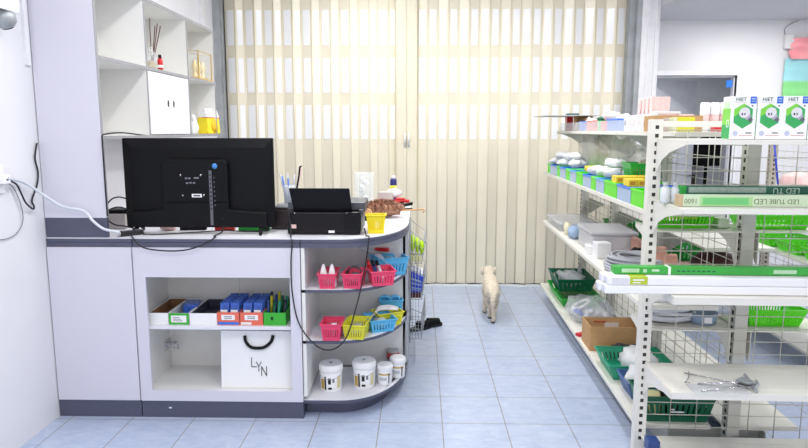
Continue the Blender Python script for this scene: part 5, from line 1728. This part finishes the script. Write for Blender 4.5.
m = MB(); m.box(-.04, -.05, 0, .045, 0, .14); m.build('housing', mat('pale_grey_housing', (222, 222, 222), .4), t, bevel=.008)
m = MB(); m.tube(smooth_path([(-.03, -.01, .14), (-.035, -.006, .2), (.03, -.006, .25), (.1, -.006, .28)]), .003, 6); m.build('wire', GREYINK, t)
# ================================================================== THE DOG
t = thing('dog', 'small cream dog walking away from the camera towards the folding door', 'dog', (.57, 4.83, 0), -.03)
V, E_, R_ = [], [], []


def node(p_, r, par=None):
    V.append(p_); R_.append(r)
    if par is not None: E_.append((par, len(V) - 1))
    return len(V) - 1


pelv = node((0, .11, .25), .062)
loin = node((.002, .2, .255), .064, pelv)
chest = node((.004, .33, .245), .074, loin)
wth = node((.004, .42, .262), .06, chest)
neck = node((.002, .465, .295), .044, wth)
head = node((0, .52, .312), .056, neck)
brow = node((.002, .56, .312), .042, head)
muz = node((.006, .61, .295), .024, brow)
node((.008, .635, .29), .017, muz)
rump = node((.002, .055, .238), .046, pelv)
for s in (-1, 1):
    # hind legs: knee forward, hock back; the right one trails
    if s > 0: pts = [((.026, .10, .19), .044), ((.024, .12, .14), .032), ((.012, .04, .085), .018), ((.006, .035, .03), .015), ((.006, .05, .014), .017)]
    else: pts = [((-.022, .13, .19), .042), ((-.022, .18, .14), .03), ((-.012, .15, .085), .018), ((-.010, .16, .03), .015), ((-.010, .177, .014), .017)]
    k = pelv
    for p_, r in pts: k = node(p_, r, k)
    if s > 0: pts = [((.034, .36, .18), .034), ((.03, .39, .12), .022), ((.024, .43, .06), .017), ((.024, .445, .018), .016), ((.024, .46, .014), .017)]
    else: pts = [((-.036, .34, .18), .034), ((-.038, .33, .12), .022), ((-.04, .32, .06), .017), ((-.04, .315, .018), .016), ((-.04, .332, .014), .017)]
    k = chest
    for p_, r in pts: k = node(p_, r, k)
# tail hanging
k = rump
for p_, r in (((.0, .004, .215), .024), ((-.004, -.012, .165), .02), ((-.002, -.006, .115), .014)): k = node(p_, r, k)
me = bpy.data.meshes.new('body')
me.from_pydata(V, E_, [])
bo = bpy.data.objects.new('body', me)
COL.objects.link(bo)
bo.parent = t
me.materials.append(FUR)
sk_ = bo.modifiers.new('skin', 'SKIN')
for i, r in enumerate(R_): me.skin_vertices[0].data[i].radius = (r, r)
me.skin_vertices[0].data[0].use_root = True
ss = bo.modifiers.new('sub', 'SUBSURF'); ss.levels = ss.render_levels = 3
tx = bpy.data.textures.new('fur_clumps', 'CLOUDS'); tx.noise_scale = .018
dm = bo.modifiers.new('fur', 'DISPLACE'); dm.texture = tx; dm.strength = .012; dm.mid_level = .5
for s in (-1, 1):
    m = MB()
    m.blob((s * .054, .52, .312), (.013, .026, .036), 12, noise=.06, seed=3 + s)
    m.build('ear', mat('pale_ear_fur', (224, 214, 198), .95, var=.1, scale=60), t)
    m = MB(); m.blob((s * .028 + .002, .59, .328), (.007, .006, .007), 10); m.build('eye', BLACK, t)
m = MB(); m.blob((.009, .652, .292), (.012, .008, .009), 10); m.build('nose', BLACK, t)
for x, y in ((.006, .056), (-.010, .18), (.024, .466), (-.04, .336)):
    m = MB(); m.blob((x, y, .011), (.018, .026, .015), 12, flat=0); m.build('paw', FURD, t)

# ================================================================== LIGHT
w = bpy.data.worlds.new('world'); SC.world = w; w.use_nodes = True
bg = w.node_tree.nodes['Background']
bg.inputs['Color'].default_value = (1, .975, .975, 1)
bg.inputs['Strength'].default_value = 2.6


def lamp(x, y, z, sx, sy, e, col=(1, .985, .96)):
    l = bpy.data.lights.new('tube_or_fill_lamp', 'AREA')
    l.shape = 'RECTANGLE'; l.size, l.size_y = sx, sy
    l.energy = e; l.color = col
    o = bpy.data.objects.new('tube_or_fill_lamp', l)
    COL.objects.link(o)
    o.location = (x, y, z)
    return o


for x, y, e in ((-.8, 1.0, 40), (.7, 1.0, 40), (-.6, 3.0, 45), (.75, 4.3, 60), (-.5, 4.9, 48), (2.6, 2.4, 55), (3.4, 4.0, 60)):  # ceiling tubes; the rightmost one is added to brighten the back
    lamp(x, y, 2.96, .25, 1.2, e)
lamp(3.2, 5.95, 2.57, .9, .2, 26)  # added fill under the lowered ceiling, lifts the back right wall
lamp(3.1, 8.2, 2.45, .2, .6, 34)  # added fill to brighten the back room and its door leaf
SC.view_settings.view_transform = 'Standard'
SC.view_settings.look = 'None'
SC.view_settings.exposure = -.86
SC.view_settings.gamma = 1
SC.view_settings.use_curve_mapping = False
